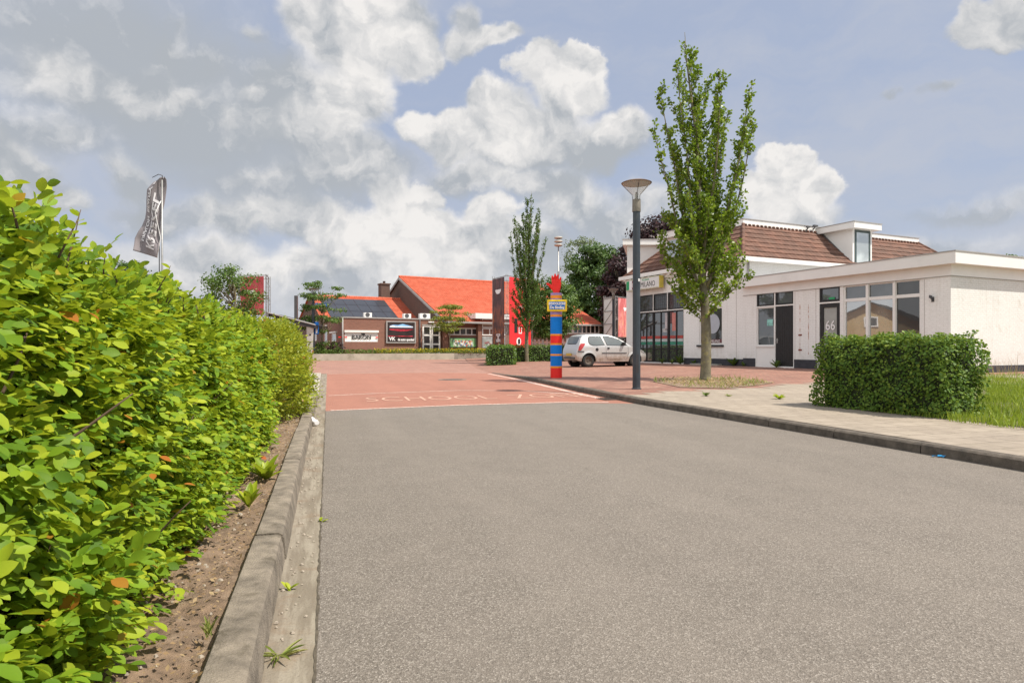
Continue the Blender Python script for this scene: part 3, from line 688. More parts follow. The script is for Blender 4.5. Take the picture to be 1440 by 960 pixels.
rd = np.array([-.2776,.9607,0]); rn = np.array([.9607,.2776,0])
def left_hedge():
    root = empty('beech_hedge', (-1.2, 2.0, .08)); tag(root, 'tall bright yellow-green leafy hedge along the left kerb', 'hedge')
    o0 = np.array([-1.2, 2.0, .08])
    def pt(s, w, z):   # s along the road (m), w outwards from face line, z
        z = z*(1+.10*np.clip((3.6-s)/2.2, 0, 1)); base = np.array([LX(0)-.56, 0, 0])
        return base[None, :]+rd[None, :]*s[:, None]+rn[None, :]*w[:, None]+np.array([0,0,1.])[None, :]*z[:, None]
    S0, S1, H = .3, 7.0, 1.19
    def face(n, depth):
        s = S0+(S1-S0)*rng.uniform(0,1,n)**1.0; z = rng.uniform(.10, H, n)
        lean = -.12*(z/H)**1.0-.03*np.clip((.35-z)/.35,0,1)-.22*np.clip((z-.97)/.2,0,1)**2
        w = lean+bumpy(s*.8, z*.9)*1.6-rng.uniform(depth[0], depth[1], n)
        out = np.tile(rn, (n,1))+np.array([0,0,1.])*(.15+.8*np.clip((z-.95)/.25,0,1))[:, None]
        return pt(s, w, z), nrm(out)
    A, B = face(8200, (.02,.17)); P1 = sprays(A, B, 0, 7, (.06,.18), (.022,.054), (-.1,.4), .4)
    n = 2600; s = rng.uniform(S0,S1,n); w = -rng.uniform(.12,.95,n); z = H-.0+bumpy(s, w*2)-.06*rng.uniform(0,1,n)
    T = pt(s, w, z); P2 = sprays(T, np.tile(np.array([0,0,1.]),(n,1)), 0, 6, (.05,.15), (.028,.048), (-.2,.6))
    n = 350; w = -rng.uniform(.0,1.,n); z = rng.uniform(.1,H,n); E = pt(np.full(n,S1), w-.1, z); P3 = sprays(E, np.tile(rd,(n,1)), 0, 6, (.08,.20), (.034,.058))
    arr = [np.concatenate([p[i] for p in (P1,P2,P3)]) for i in range(4)]
    leaves('foliage', arr[0]-o0, arr[1], arr[2], arr[3], M['leaf_beech'], root, LEAF_FULL, 1.12)
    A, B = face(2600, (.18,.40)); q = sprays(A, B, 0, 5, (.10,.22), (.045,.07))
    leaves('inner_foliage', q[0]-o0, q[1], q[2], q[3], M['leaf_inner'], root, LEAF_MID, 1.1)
    # woody core, twigs
    mb = MB()
    rings = []
    ss = np.linspace(S0+.05, S1-.25, 40)
    for s in ss:
        prof = [(-.36,.30),(-.34,.7),(-.38,.80),(-.50,.90),(-.82,.90),(-.9,.6),(-.85,.2),(-.42,.2)]
        a = np.array([[s]*8]).ravel(); w = np.array([p[0] for p in prof]); z = np.array([p[1] for p in prof])
        rings.append(pt(a, w+rng.uniform(-.02,.02,8), z)-o0)
    for r1, r2 in zip(rings, rings[1:]):
        mb.add(list(r1)+list(r2), [(i,(i+1)%8,8+(i+1)%8,8+i) for i in range(8)])
    mb.add(list(rings[0]), [tuple(range(8))]); mb.add(list(rings[-1]), [tuple(range(8))])
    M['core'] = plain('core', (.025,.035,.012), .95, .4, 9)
    for i in range(230):
        s = random.uniform(S0,S1); z0 = random.uniform(.0,.7); w = -random.uniform(.15,.5)
        p = pt(np.array([s]), np.array([w]), np.array([z0]))[0]-o0; q = [p]
        d = Vector((random.uniform(-.2,.6), random.uniform(-.6,.6), random.uniform(.1,1))).normalized()
        for k in range(4): d = (d+Vector((random.uniform(-.3,.3),random.uniform(-.3,.3),random.uniform(-.1,.3)))).normalized(); q.append(Vector(q[-1])+d*random.uniform(.05,.11))
        mb.tube(q, [.005,.0045,.004,.003,.0018], 5, 1)
    for i in range(34):
        s = S0+.15+i*.2; p = pt(np.array([s]), np.array([-.42+random.uniform(-.1,.1)]), np.array([0.]))[0]-o0
        mb.tube([p, p+np.array([random.uniform(-.05,.05),random.uniform(-.05,.05),.3]), p+np.array([random.uniform(-.1,.1),random.uniform(-.1,.1),.7])], [.016,.013,.009], 6, 1)
    # long shoots above the trimmed top
    LP, LD, LN, LS = [], [], [], []
    def shoot(s, w, h, lean, nl):
        p = pt(np.array([s]), np.array([w]), np.array([H-.03]))[0]; q = [p]; d = np.array([lean[0], lean[1], 1.])
        for k in range(6):
            d = d+np.array([random.uniform(-.12,.12), random.uniform(-.12,.12), 0]); q.append(q[-1]+d/np.linalg.norm(d)*h/6)
        mb.tube([v-o0 for v in q], [.0032,.003,.0026,.0022,.0018,.0014,.001], 5, 1)
        for k in range(nl):
            t = 1.2+(k+.5)/nl*4.7; i = int(min(5,t)); f = t-i; b = q[i]*(1-f)+q[min(6,i+1)]*f; an = k*2.6+random.uniform(-.5,.5)
            LP.append(b); LD.append([math.cos(an), math.sin(an), random.uniform(.2,.9)]); LN.append([math.cos(an+3.1)*.7+random.uniform(-.4,.4), math.sin(an+3.1)*.7, 1]); LS.append(random.uniform(.035,.06)*(1-.35*k/nl))
    for (s, w, h, ln, nl) in [(1.70,-.22,.34,(.0,-.15),6),(1.42,-.15,.30,(-.1,.1),6),(1.30,-.3,.36,(.1,0),7),(2.1,-.2,.2,(.2,.1),5),(1.55,-.3,.14,(-.1,0),5),(1.9,-.15,.16,(.3,.1),5),(2.3,-.25,.12,(.5,.1),4),(2.7,-.2,.10,(.2,.2),4),(1.25,-.25,.12,(.1,0),5),
                              (3.4,-.2,.15,(.3,.1),5),(3.9,-.15,.12,(-.2,.1),4),(4.3,-.2,.22,(-.3,0),6),(4.7,-.2,.18,(.2,0),6),(5.1,-.15,.2,(.1,0),6),(5.5,-.2,.16,(.2,0),5),(5.9,-.2,.2,(0,.1),6),(6.4,-.2,.18,(0,.1),6)]:
        shoot(s, w, h, ln, nl)
    for i in range(60): shoot(random.uniform(1.2,6.9), -random.uniform(.05,.5), random.uniform(.05,.12), (random.uniform(-.5,.6), random.uniform(-.4,.4)), random.randint(3,5))
    sh = mb.build('branches', [M['core'], M['twig']], root, smooth=True)
    leaves('shoot_leaves', np.array(LP)-o0, LD, LN, np.array(LS), M['leaf_shoot'], sh, LEAF_FULL, 1.2)
left_hedge()

def shrub(name, label, loc, rx, ry, h, n, mat, leaf, group=None, stems=14, k=6, cat='shrub'):
    root = empty(name, loc); tag(root, label, cat, group)
    th = rng.uniform(0, 6.28, n); z = rng.uniform(.02, 1, n); prof = np.sqrt(np.clip(1-(np.clip(z-.45,0,1)/.6)**2,.05,1))*(.75+.25*np.clip(z/.25,0,1))
    rr = prof*(1+.12*np.sin(th*3+z*5)+.08*np.sin(th*7-z*9))*np.sqrt(rng.uniform(.45,1,n))
    p = np.stack([np.cos(th)*rr*rx, np.sin(th)*rr*ry, z*h], 1); out = nrm(np.stack([np.cos(th), np.sin(th), z*1.2-.3], 1))
    q = sprays(p, out, 0, k, (.06,.18), leaf, (0,.9), .12)
    leaves('foliage', q[0], q[1], q[2], q[3], mat, root, LEAF_MID, 1.2)
    mb = MB()
    for i in range(stems):
        a = random.uniform(0,6.28); r = random.uniform(.3,.85); mb.tube([(0+.1*math.cos(a),.1*math.sin(a),0),(rx*r*.5*math.cos(a),ry*r*.5*math.sin(a),h*.45),(rx*r*math.cos(a),ry*r*math.sin(a),h*random.uniform(.6,.95))],[.012,.008,.003],5)
    mb.build('stems', M['twig'], root, smooth=True)
    return root
shrub('flowering_shrub', 'loose yellow-green shrub at the far end of the tall hedge, spilling over the kerb', (LX(8.2)-.80, 8.2, .07), .50, 1.15, 1.20, 4600, M['leaf_bush'], (.03,.055))
shrub('flowering_shrub', 'lower loose shrub behind the yellow-green one beside the left path', (LX(11.6)-1.12, 11.6, .05), .55, 1.2, .98, 2400, M['leaf_bush'], (.03,.055))

def box_hedge(name, label, c, ux, L, D, H, n, mat, leaf, zb, group=None):
    """c: near corner; ux unit along the length; depth goes along ux rotated -90"""
    ux = Vector(ux).normalized(); root = empty(name, (c[0], c[1], zb), math.atan2(ux.y, ux.x)); tag(root, label, 'hedge', group)
    P, O = [], []
    def face(m, f):
        a = rng.uniform(0,1,m); b = rng.uniform(0,1,m); p, o = f(a, b); P.append(p); O.append(np.tile(np.array(o, float), (m,1)))
    A = L*H*2+D*H*2+L*D; per = n/A
    bz = lambda z: z*H
    def j(a, b): return bumpy(a, b)*1.3*min(1,H)-rng.uniform(-.035,.09,len(a))
    face(int(per*L*H), lambda a, b: (np.stack([a*L, -j(a*L,b*H), bz(b)],1), (0,-1,.15)))
    face(int(per*L*H), lambda a, b: (np.stack([a*L, D+j(a*L,b*H), bz(b)],1), (0,1,.15)))
    face(int(per*D*H), lambda a, b: (np.stack([-j(a*D,b*H), a*D, bz(b)],1), (-1,0,.15)))
    face(int(per*D*H), lambda a, b: (np.stack([L+j(a*D,b*H), a*D, bz(b)],1), (1,0,.15)))
    face(int(per*D*L*1.3), lambda a, b: (np.stack([a*L, b*D, H+j(a*L,b*D)],1), (0,0,1)))
    P = np.concatenate(P); O = np.concatenate(O); N = len(P)
    # rounded edges
    for ax, lim in ((0,L),(1,D)):
        e = np.clip((P[:,2]-(H-.12))/.12,0,1)*.06; P[:,ax] = np.where(P[:,ax] < lim/2, P[:,ax]+e, P[:,ax]-e)
    P[:,2] = np.maximum(P[:,2], .02)
    dr = nrm(rdir(N)*1.0+O*.35+np.array([0,0,-.35])); nr = nrm(O+np.array([0,0,.55])+rdir(N)*.55)
    leaves('foliage', P, dr, nr, rng.uniform(leaf[0], leaf[1], N), mat, root, LEAF_ROUND, 1.)
    mb = MB(); mb.box(.09, L-.09, .09, D-.09, 0.02, H-.1); mb.build('core', M['core'], root, bevel=.05)
    return root
# right trimmed hedge: near right corner (5.45,8.0) to left end (4.70,9.75)
ux = Vector((5.45-4.72, 7.95-9.75)); 
box_hedge('trimmed_hedge', 'dark green box-trimmed hedge beside the grass on the right pavement', (4.64, 9.78), ux, ux.length+.06, .80, 1.02, 19000, M['leaf_hedge'], (.018,.046), .10)
box_hedge('low_hedge', 'square end of the low trimmed hedge left of the thin far tree', (-1.35, 34.0), (1,0,0), 1.5, 3.6, 1.04, 4200, M['leaf_box'], (.05,.09), .0, 'low trimmed hedges by the car park')
box_hedge('low_hedge', 'low trimmed hedge stretch between the thin far tree and the silver car', (.1, 38.4), (1,.06,0), 5.2, .9, 1.06, 4500, M['leaf_box'], (.05,.09), .03, 'low trimmed hedges by the car park')

# small weeds in the soil: rosettes
def weed(name, label, x, y, z, n, ln, spread, group, mat='leaf_shoot', w=.55):
    an = rng.uniform(0, 6.28, n); d = np.stack([np.cos(an)*spread, np.sin(an)*spread, rng.uniform(.35,1.1,n)],1)
    nr = np.stack([-np.cos(an)*.8, -np.sin(an)*.8, np.ones(n)],1)
    o = leaves(name, np.zeros((n,3))+rnd((n,3),-.008,.008), d, nr, rng.uniform(ln*.5,ln,n), M[mat], shape=LEAF_FULL, width=w); o.location = (x, y, z); tag(o, label, 'weed', group); return o
gw = 'weeds growing beside the left kerb'
weed('weed', 'largest bright green long-leaved weed rosette on the soil beside the kerb', -1.68, 4.35, .10, 24, .19, .6, gw)
weed('weed', 'small upright long-leaved weed rosette between the hedge and the kerb', -1.50, 3.62, .10, 14, .15, .6, gw)
weed('weed', 'weed with broad leaves hanging out low from the hedge foot', -1.20, 1.92, .10, 10, .10, 1., gw, w=.9)
weed('weed', 'small sprout rooted at the foot of the left kerb in the gutter', LX(2.62)-.12, 2.62, .0, 7, .05, 1.2, gw, w=.7)
weed('weed', 'tiny sprout at the seam between gutter and grey road', LX(3.65)-.0, 3.65, .004, 6, .045, 1.5, gw, w=.8)
weed('weed', 'wispy yellow grass tuft against the bottom of the left kerb', LX(1.98)-.33, 1.98, .10, 14, .07, .4, gw, 'weed', .12)
weed('weed', 'dried brown sprig lying in the gutter near the camera', LX(2.05)-.12, 2.05, .004, 16, .09, 2.2, gw, 'weed', .14)
gw2 = 'weeds along the foot of the white facade'
# ================================================================= WHITE BUILDING (local x = along the side wall, y = along the facade away from camera)
KF = 20500.0
BA = math.atan2(.4207, .9072)
def fp(px, py, xo=0.):   # a point of the facade plane (offset xo) measured on the photo, in metres
    # solve for y along facade
    # X = 13.69-.4207y+.9072xo ; Y = 19.86+.9072y+.4207xo ; X/Y = (px-720)/F
    r = (px-720)/F; y = (WC.x+.9072*xo-r*(WC.y+.4207*xo))/(.4207+r*.9072); Y = WC.y+.9072*y+.4207*xo
    return y, EYE-(py-HZ)/F*Y
BZ = .17
def wb(name, label, cat): 
    e = empty(name, (WC.x, WC.y, 0), BA); tag(e, label, cat); return e
def wall_x(mb, x, y0, y1, z0, z1, ops, depth=.12, mi=0, ri=None):
    """wall in plane x, openings (ya,yb,za,zb), reveals going to +x"""
    ys = sorted({y0, y1, *[v for o in ops for v in o[:2]]}); zs = sorted({z0, z1, *[v for o in ops for v in o[2:]]})
    for a, b in zip(ys, ys[1:]):
        for c, d in zip(zs, zs[1:]):
            my, mz = (a+b)/2, (c+d)/2
            if any(o[0] < my < o[1] and o[2] < mz < o[3] for o in ops): continue
            mb.quad((x,a,c),(x,a,d),(x,b,d),(x,b,c), mi)
    for a, b, c, d in ops:
        r = mi if ri is None else ri; X = x+depth
        mb.quad((x,a,c),(X,a,c),(X,a,d),(x,a,d), r); mb.quad((x,b,c),(x,b,d),(X,b,d),(X,b,c), r)
        mb.quad((x,a,d),(X,a,d),(X,b,d),(x,b,d), r); mb.quad((x,a,c),(x,b,c),(X,b,c),(X,a,c), r)
def win(parent, ya, yb, za, zb, x, fr=.05, frame='white_paint', glass='glass', mull=(), trans=(), depth=.06, name='window', label=None, sub=True):
    """window: frame (root) with pane sub-part; mull: y positions, trans: z positions"""
    mb = MB(); X = x+depth
    mb.box(x, X, ya, ya+fr, za, zb); mb.box(x, X, yb-fr, yb, za, zb)
    mb.box(x, X, ya+fr, yb-fr, za, za+fr); mb.box(x, X, ya+fr, yb-fr, zb-fr, zb)
    for m in mull: mb.box(x+.004, X, m-fr/2, m+fr/2, za+fr, zb-fr)
    for t in trans: mb.box(x+.008, X, ya+fr, yb-fr, t-fr/2, t+fr/2)
    o = mb.build(name, M[frame], parent); 
    if label: o['label'] = label
    p = MB(); p.box(x+depth*.6, x+depth*.6+.012, ya+fr*.6, yb-fr*.6, za+fr*.6, zb-fr*.6); p.build('pane', M[glass], o)
    return o

H2 = wb('white_flat_roof_annex', 'long white single-storey flat-roofed annex with big windows right of the young street tree', 'building')
yE = 8.64
def Y_(px): return fp(px, 450)[0]
def Z_(px, py): return fp(px, py)[1]
wtop = 3.62
ops = []
y66a, y66b = Y_(1183), Y_(1151)
yW = [Y_(1294.5), Y_(1257), Y_(1219), Y_(1185)]
z_tt, z_t0, z_t1, z_dt = Z_(1100,409.5)-.0, Z_(1100,427), Z_(1100,430), Z_(1100,430)
zwt = Z_(1294,391.5); zwm = Z_(1294,414.5)
zwb = .75
o_big = (yW[0], yW[3]-.03, zwb, zwt)
z66t = Z_(1167,402.5); z66m = Z_(1167,425)
o_66 = (y66a+.02, y66b, BZ, z66t)
yd0, yd1, yd2 = Y_(1116.5), Y_(1089.5), Y_(1063)
zdt = Z_(1090,409.5); zdm = Z_(1090,429.5)
o_d = (yd0, yd2, BZ, zdt)
ops = [o_big, o_66, o_d]
LEN = 16.
mb = MB(); wall_x(mb, 0, 0, yE, BZ-.1, wtop, ops, .14, 0)
mb.quad((0,0,0),(0,0,wtop),(LEN,0,wtop),(LEN,0,0), 1)
mb.quad((LEN,0,0),(LEN,0,wtop),(LEN,yE,wtop),(LEN,yE,0), 0)
mb.build('wall', [M['white_wall'], M['white_side']], H2, fix=False)
# interior
M['room'] = plain('room', (.16,.15,.135), .9, .2, 1.2)
mb = MB(); x1 = 3.4
mb.quad((x1,0.1,.1),(x1,yE-.05,.1),(x1,yE-.05,3.3),(x1,.1,3.3)); mb.quad((.15,.1,.16),(x1,.1,.16),(x1,yE-.05,.16),(.15,yE-.05,.16)); mb.quad((.15,.1,3.1),(x1,.1,3.1),(x1,yE-.05,3.1),(.15,yE-.05,3.1))
mb.quad((.15,.1,.1),(x1,.1,.1),(x1,.1,3.2),(.15,.1,3.2)); mb.quad((.15,yE-.05,.1),(x1,yE-.05,.1),(x1,yE-.05,3.2),(.15,yE-.05,3.2))
mb.build('interior', M['room'], H2)
# fascia board, recessed band, flat roof
f0, f1 = 3.57, 3.93; ov = .34
mb = MB()
mb.box(-ov, -ov+.03, -ov, yE-.05, f0, f1); mb.box(-ov+.03, LEN+ov, -ov, -ov+.03, f0, f1); mb.box(-ov+.03, LEN+ov, -ov+.03, yE-.004, f0+.02, f0+.06)
mb.build('fascia', M['fascia'], H2)
mb = MB(); mb.box(-ov-.02, LEN+ov, -ov-.02, yE-.004, f1, f1+.035); mb.build('roof', M['grey_trim'], H2)
mb = MB(); mb.box(-.03, -.003, -.03, yE-.02, 3.24, f0+.02); mb.box(-.003, LEN, -.03, -.003, 3.24, f0+.02)
mb.build('band_board', M['white_paint'], H2)
mb = MB(); mb.box(-.036, -.003, -.036, yE-.02, 3.222, 3.24); mb.box(-.003, LEN, -.036, -.003, 3.222, 3.24); mb.build('drip_strip', M['grey_trim'], H2)
mb = MB(); mb.box(-.02, -.003, .0, y66a+.0, BZ-.12, .42)
mb.build('plinth', M['plinth'], H2); mb = MB(); mb.box(-.022, -.003, y66b+.06, yd0-.02, BZ-.12, Z_(1130,505.5)); mb.build('plinth', M['plinth'], H2)
mb = MB(); mb.box(-.022, -.003, yd2+.03, yE-.02, BZ-.12, Z_(1050,503.5)); mb.build('plinth', M['plinth'], H2)
mb = MB(); mb.box(0, LEN, -.02, -.003, BZ-.12, .40); mb.build('plinth', M['plinth'], H2)
# big shop window, three bays with transom lights
def bay(ya, yb, za, zb, g, nm='window'): return win(H2, ya, yb, za, zb, .035, .055, 'white_paint', g, depth=.07, name=nm)
for i, g in zip(range(3), ('glass_dark', 'glass_bright', 'glass_bright')):
    a, b = yW[i]+(.0 if i == 0 else .0), yW[i+1]-(.03 if i == 2 else 0)
    bay(a, b, zwb, zwm-.0, g); bay(a, b, zwm, zwt, ('glass_dark', 'glass', 'glass')[i])
for y in yW[1:3]:
    mb = MB(); mb.box(.0, .11, y-.045, y+.045, zwb, zwt); mb.build('window_post', M['white_paint'], H2)
mb = MB(); mb.box(-.04, .06, yW[0]-.03, yW[3]+.03, zwb-.07, zwb); mb.build('window_sill', M['white_paint'], H2)
# lace curtain strip and things on the sill
# door 66
fr = .07
mb = MB(); mb.box(.0,.12,o_66[0]-.0,o_66[0]+.035,BZ,z66t); mb.box(.0,.12,o_66[1]-.035,o_66[1],BZ,z66t); mb.box(-.002,.12,o_66[0]+.035,o_66[1]-.035,z66m-.035,z66m+.02)
mb.build('door_frame', M['white_paint'], H2)
a, b = o_66[0]+.04, o_66[1]-.04
win(H2, a, b, z66m+.03, z66t-.01, .02, .075, 'black', 'glass', name='transom_window')
dr = win(H2, a, b, BZ+.02, z66m-.04, .03, .15, 'black', 'frosted', name='door', label='black framed glass door with house number 66')
FM = lambda o: frame_m(o, (0,-1,0), (0,0,1))
zc = Z_(1167,458)
text('66', .50, M['white_ink'], dr, FM((.045, (a+b)/2, zc)), squash=.86, bold=.004)
mb = MB(); mb.tube([(.02,a+.07,1.23),(-.04,a+.07,1.23),(-.04,a+.19,1.23)], .012, 8); mb.build('handle', M['metal'], dr, smooth=True)
mb = MB(); mb.box(.028,.033,(a+b)/2-.20,(a+b)/2+.05,z66m+.10,z66m+.19,0); mb.build('sticker', [M['green_ink']], H2)
# door group left: window + panel + black plank door
ym = (yd0+(yd1))/1
dya, dyb = yd0+.03, yd1-.02
mb = MB()
for y in (yd0, yd1-.02, yd2-.035): mb.box(.0, .11, y, y+.035+(.015 if y == yd1-.02 else 0), BZ, zdt)
mb.box(-.002,.11,yd0+.035,yd1-.02,zdm-.04,zdm+.01); mb.box(-.002,.11,yd1+.03,yd2-.035,zdm-.04,zdm+.01); mb.box(-.003,.11,yd0+.035,yd1-.02,BZ-.02,BZ+.05)
mb.build('door_frame', M['white_paint'], H2)
win(H2, yd0+.04, yd1-.025, zdm+.015, zdt-.005, .02, .06, 'black', 'glass', name='transom_window')
win(H2, yd1+.035, yd2-.04, zdm+.015, zdt-.005, .02, .06, 'black', 'glass', name='transom_window')
zs = Z_(1076,486)
w = win(H2, yd1+.035, yd2-.04, zs, zdm-.045, .03, .04, 'white_paint', 'glass', name='window')
mb = MB(); mb.box(.045,.052, (yd1+yd2)/2-.36, (yd1+yd2)/2-.06, Z_(1080,458), Z_(1080,449)); mb.build('sticker', plain('sticker_teal', (.25,.55,.50), .5, .5, 14), w)
mb = MB(); mb.box(.012, .05, yd1+.035, yd2-.04, BZ+.0, zs-.05); mb.build('panel', M['white_paint'], H2)
mb = MB(); mb.box(-.03, .02, yd1+.0, yd2+.0, zs-.05, zs); mb.build('window_sill', M['white_paint'], H2)
mb = MB(); n = 8; w_ = (yd1-.025-yd0-.04)/n
for i in range(n): mb.box(.03,.06, yd0+.04+i*w_+.004, yd0+.04+(i+1)*w_-.004, BZ+.05, zdm-.045)
mb.box(.06,.08, yd0+.04, yd1-.025, BZ+.05, zdm-.045)
d_ = mb.build('door', M['black'], H2); d_['label'] = 'plain black plank door with a light handle'
mb = MB(); mb.tube([(.03,yd1-.10,1.28),(-.03,yd1-.10,1.28),(-.03,yd1-.21,1.28)], .012, 8); mb.box(.018,.03,yd1-.13,yd1-.07,1.16,1.36); mb.build('handle', M['metal'], d_, smooth=False)
# rusty fixing marks of removed sign rails, wall pier edges
mb = MB()
M['rust'] = plain('rust', (.42,.20,.13), .9, .4, 20); M['rust_dark'] = plain('rust_dark', (.20,.05,.03), .9, .4, 20)
for px in (1125, 1137):
    y = Y_(px); z = BZ+.55; mb = MB(); pr = None
    while z < 2.75:
        w = random.choice((.0015,.002,.012,.016)); q = ((-.003,y-w,z),(-.003,y+w,z))
        if pr: mb.quad(pr[0],pr[1],q[1],q[0])
        pr = q; z += random.uniform(.03,.12)
    mb.build('rust_streak', M['rust'], H2)
for pz in (471, 492): 
    y = Y_(1125); z = Z_(1125, pz); mb = MB(); mb.box(-.012, -.0005, y-.09, y+.07, z-.025, z+.03); mb.build('rust_plug', M['rust_dark'], H2)
M['seam'] = plain('seam', (.45,.42,.40), .9, .1, 5)
for px in (1118, 1147.5, 1300):
    y = Y_(px); mb = MB(); mb.box(-.006, -.0005, y-.008, y+.008, BZ+.3, 3.2); mb.build('wall_joint', M['seam'], H2)
# wall lamp bracket
y = Y_(1312); z = Z_(1312, 420)
mb = MB(); mb.box(-.02,0,y-.04,y+.04,z-.10,z+.06); mb.tube([(-.02,y,z-.04),(-.10,y,z+.0),(-.12,y+.03,z+.12)],.016,8); mb.lathe([(.0,.12),(.05,.12),(.045,.2),(0,.2)],(-.12,y,z-.1),12)
mb.build('wall_lamp', M['dark_grey'], H2, smooth=True, auto=40)
# concrete strip along the facade foot
mb = MB(); mb.box(-.34, -.02, -.2, yE, .0, BZ-.02+.012); mb.box(-.34,-.02,yE+.01,17.3,.0,BZ-.02+.012); so_ = mb.build('facade_kerb', plain('facade_strip', (.24,.19,.14), .95, .3, 5, bmp=.5, dirt=(.12,.12,.06), dirt_amt=.8)); so_.location = (WC.x, WC.y, 0); so_.rotation_euler = (0,0,BA); tag(so_, kind='structure')

# ---- old two-storey part with the pizza shop
H1 = wb('white_pizzeria_house', 'white pizzeria house with hipped brown tile roof, flat top and dormers behind the street tree', 'building')
e0, e1 = yE, 17.34; L1 = 17.; zE = 4.88; ins = 2.0; zR = 6.76; zT = 7.10
yg0, yg1 = Y_(961.5), Y_(898.5)
zg_t = Z_(938,411.5)+.0; zg_m = Z_(930,436.3); 
gy = [yg0, Y_(938.5), Y_(918.5), yg1]
yw0, yw1 = Y_(1016), Y_(983); zw0, zw1 = Z_(1000,484.5), Z_(1000,432)
ops = [(yg0, yg1, BZ+.05, zg_t), (yw0, yw1, zw0, zw1)]
mb = MB(); wall_x(mb, 0, e0, e1, 0, zE, ops, .13)
mb.quad((0,e0,0),(L1,e0,0),(L1,e0,zE),(0,e0,zE)); mb.quad((0,e1,0),(0,e1,zE),(L1,e1,zE),(L1,e1,0)); mb.quad((L1,e0,0),(L1,e1,0),(L1,e1,zE),(L1,e0,zE))
mb.build('wall', M['white_wall'], H1, fix=False)
mb = MB(); x1 = 3.2
mb.quad((x1,e0+.1,.1),(x1,e1-.1,.1),(x1,e1-.1,4.3),(x1,e0+.1,4.3)); mb.quad((.15,e0+.1,.16),(x1,e0+.1,.16),(x1,e1-.1,.16),(.15,e1-.1,.16)); mb.quad((.15,e0+.1,4.2),(x1,e0+.1,4.2),(x1,e1-.1,4.2),(.15,e1-.1,4.2))
mb.quad((.15,e0+.1,.1),(x1,e0+.1,.1),(x1,e0+.1,4.2),(.15,e0+.1,4.2)); mb.quad((.15,e1-.1,.1),(x1,e1-.1,.1),(x1,e1-.1,4.2),(.15,e1-.1,4.2))
mb.build('interior', M['black'], H1)
# eave cornice with boxed gutter
mb = MB(); o_ = .32
mb.box(-o_, 0, e0-.15, e1+.3, zE-.16, zE+.03); mb.box(-o_+.0, L1+.3, e0-o_, e0-.15+.0, zE-.16, zE+.03); mb.box(-.04, L1, e0-.15, e0-.003, zE-.16, zE-.02)
mb.box(-.10,-.003,e0-.0,e1,zE-.34,zE-.165); mb.box(0,L1,e1,e1+.3,zE-.16,zE+.03)
mb.build('gutter', M['white_paint'], H1)
mb = MB()
for i in range(16):
    y = e0+.35+i*.54; mb = MB(); mb.box(-.24,-.105,y,y+.16,zE-.24,zE-.163); mb.build('eave_block', M['white_paint'], H1)
# hipped roof
sl_ = math.hypot(ins, zR-zE); sv = Vector((0, ins, zR-zE)).normalized()
ex = .22; dzz = ex*(zR-zE)/ins
roof_plane('roof', M['tile_brown'], H1, (-ex, e0-ex, zE-dzz+.10), (1,0,0), (0,ins,zR-zE), [(0,0),(L1+2*ex,0),(L1-ins+ex,sl_*(1+ex/ins)),(ins+ex,sl_*(1+ex/ins))])
WF = e1-e0
roof_plane('roof', M['tile_brown'], H1, (-ex, e1+ex, zE-dzz+.10), (0,-1,0), (ins,0,zR-zE), [(0,0),(WF+2*ex,0),(WF-ins+ex,sl_*(1+ex/ins)),(ins+ex,sl_*(1+ex/ins))])
roof_plane('roof', M['tile_brown'], H1, (L1+ex, e0-ex, zE-dzz+.10), (0,1,0), (-ins,0,zR-zE), [(0,0),(WF+2*ex,0),(WF-ins+ex,sl_*(1+ex/ins)),(ins+ex,sl_*(1+ex/ins))])
roof_plane('roof', M['tile_brown'], H1, (L1+ex, e1+ex, zE-dzz+.10), (-1,0,0), (0,-ins,zR-zE), [(0,0),(L1+2*ex,0),(L1-ins+ex,sl_*(1+ex/ins)),(ins+ex,sl_*(1+ex/ins))])
for (a, b) in (((-ex,e0-ex),(ins,e0+ins)),((-ex,e1+ex),(ins,e1-ins)),((L1+ex,e0-ex),(L1-ins,e0+ins))):
    ridge_tiles('hip_tiles', M['tile_brown'], H1, (a[0],a[1],zE-dzz+.12), (b[0],b[1],zR+.10), .08)
mb = MB(); X0, X1, Y0, Y1 = ins-.05, L1-ins+.05, e0+ins-.05, e1-ins+.05
mb.box(X0, X1, Y0, Y1, zR+.06, zT); mb.build('top_fascia', M['fascia'], H1)
mb = MB(); mb.box(X0-.03, X1+.03, Y0-.03, Y1+.03, zT, zT+.03); mb.build('flat_top', M['grey_trim'], H1)
# tile nose row under the top fascia
mb = MB()
x = X0+.1
while x < X1-.1: mb.tube([(x,Y0-.10,zR+.045),(x,Y0+.04,zR+.09)],.055,6); x += .26
mb.build('top_tile_row', M['tile_brown'], H1, smooth=True)
# side dormer
def side_pt(px, y):   # on plane local y: x,Y
    r = (px-720)/F; # X=13.69-.4207y+.9072x ; Y=19.86+.9072y+.4207x
    x = (r*(WC.y+.9072*y)-(WC.x-.4207*y))/(.9072-.4207*r); return x, WC.y+.9072*y+.4207*x
yd = e0+.12
xa, Ya = side_pt(1199, yd); xb, Yb = side_pt(1226, yd)
zt = EYE-(313.5-HZ)/F*Ya; zb = EYE-(373-HZ)/F*Ya
mb = MB(); mb.box(xa, xb, yd, yd+2.6, zb-.1, zt-.28); mb.build('dormer_wall', M['white_paint'], H1)
mb = MB(); mb.box(xa-.30, xb+.28, yd-.32, yd+3.4, zt-.29, zt); mb.build('dormer_fascia', M['white_paint'], H1)
mb = MB(); mb.box(xa-.33, xb+.31, yd-.35, yd+3.4, zt, zt+.03); mb.build('dormer_roof', M['grey_trim'], H1)
mb = MB(); X = xa+.14; X2 = xb-.14; f = .11; q = yd-.03
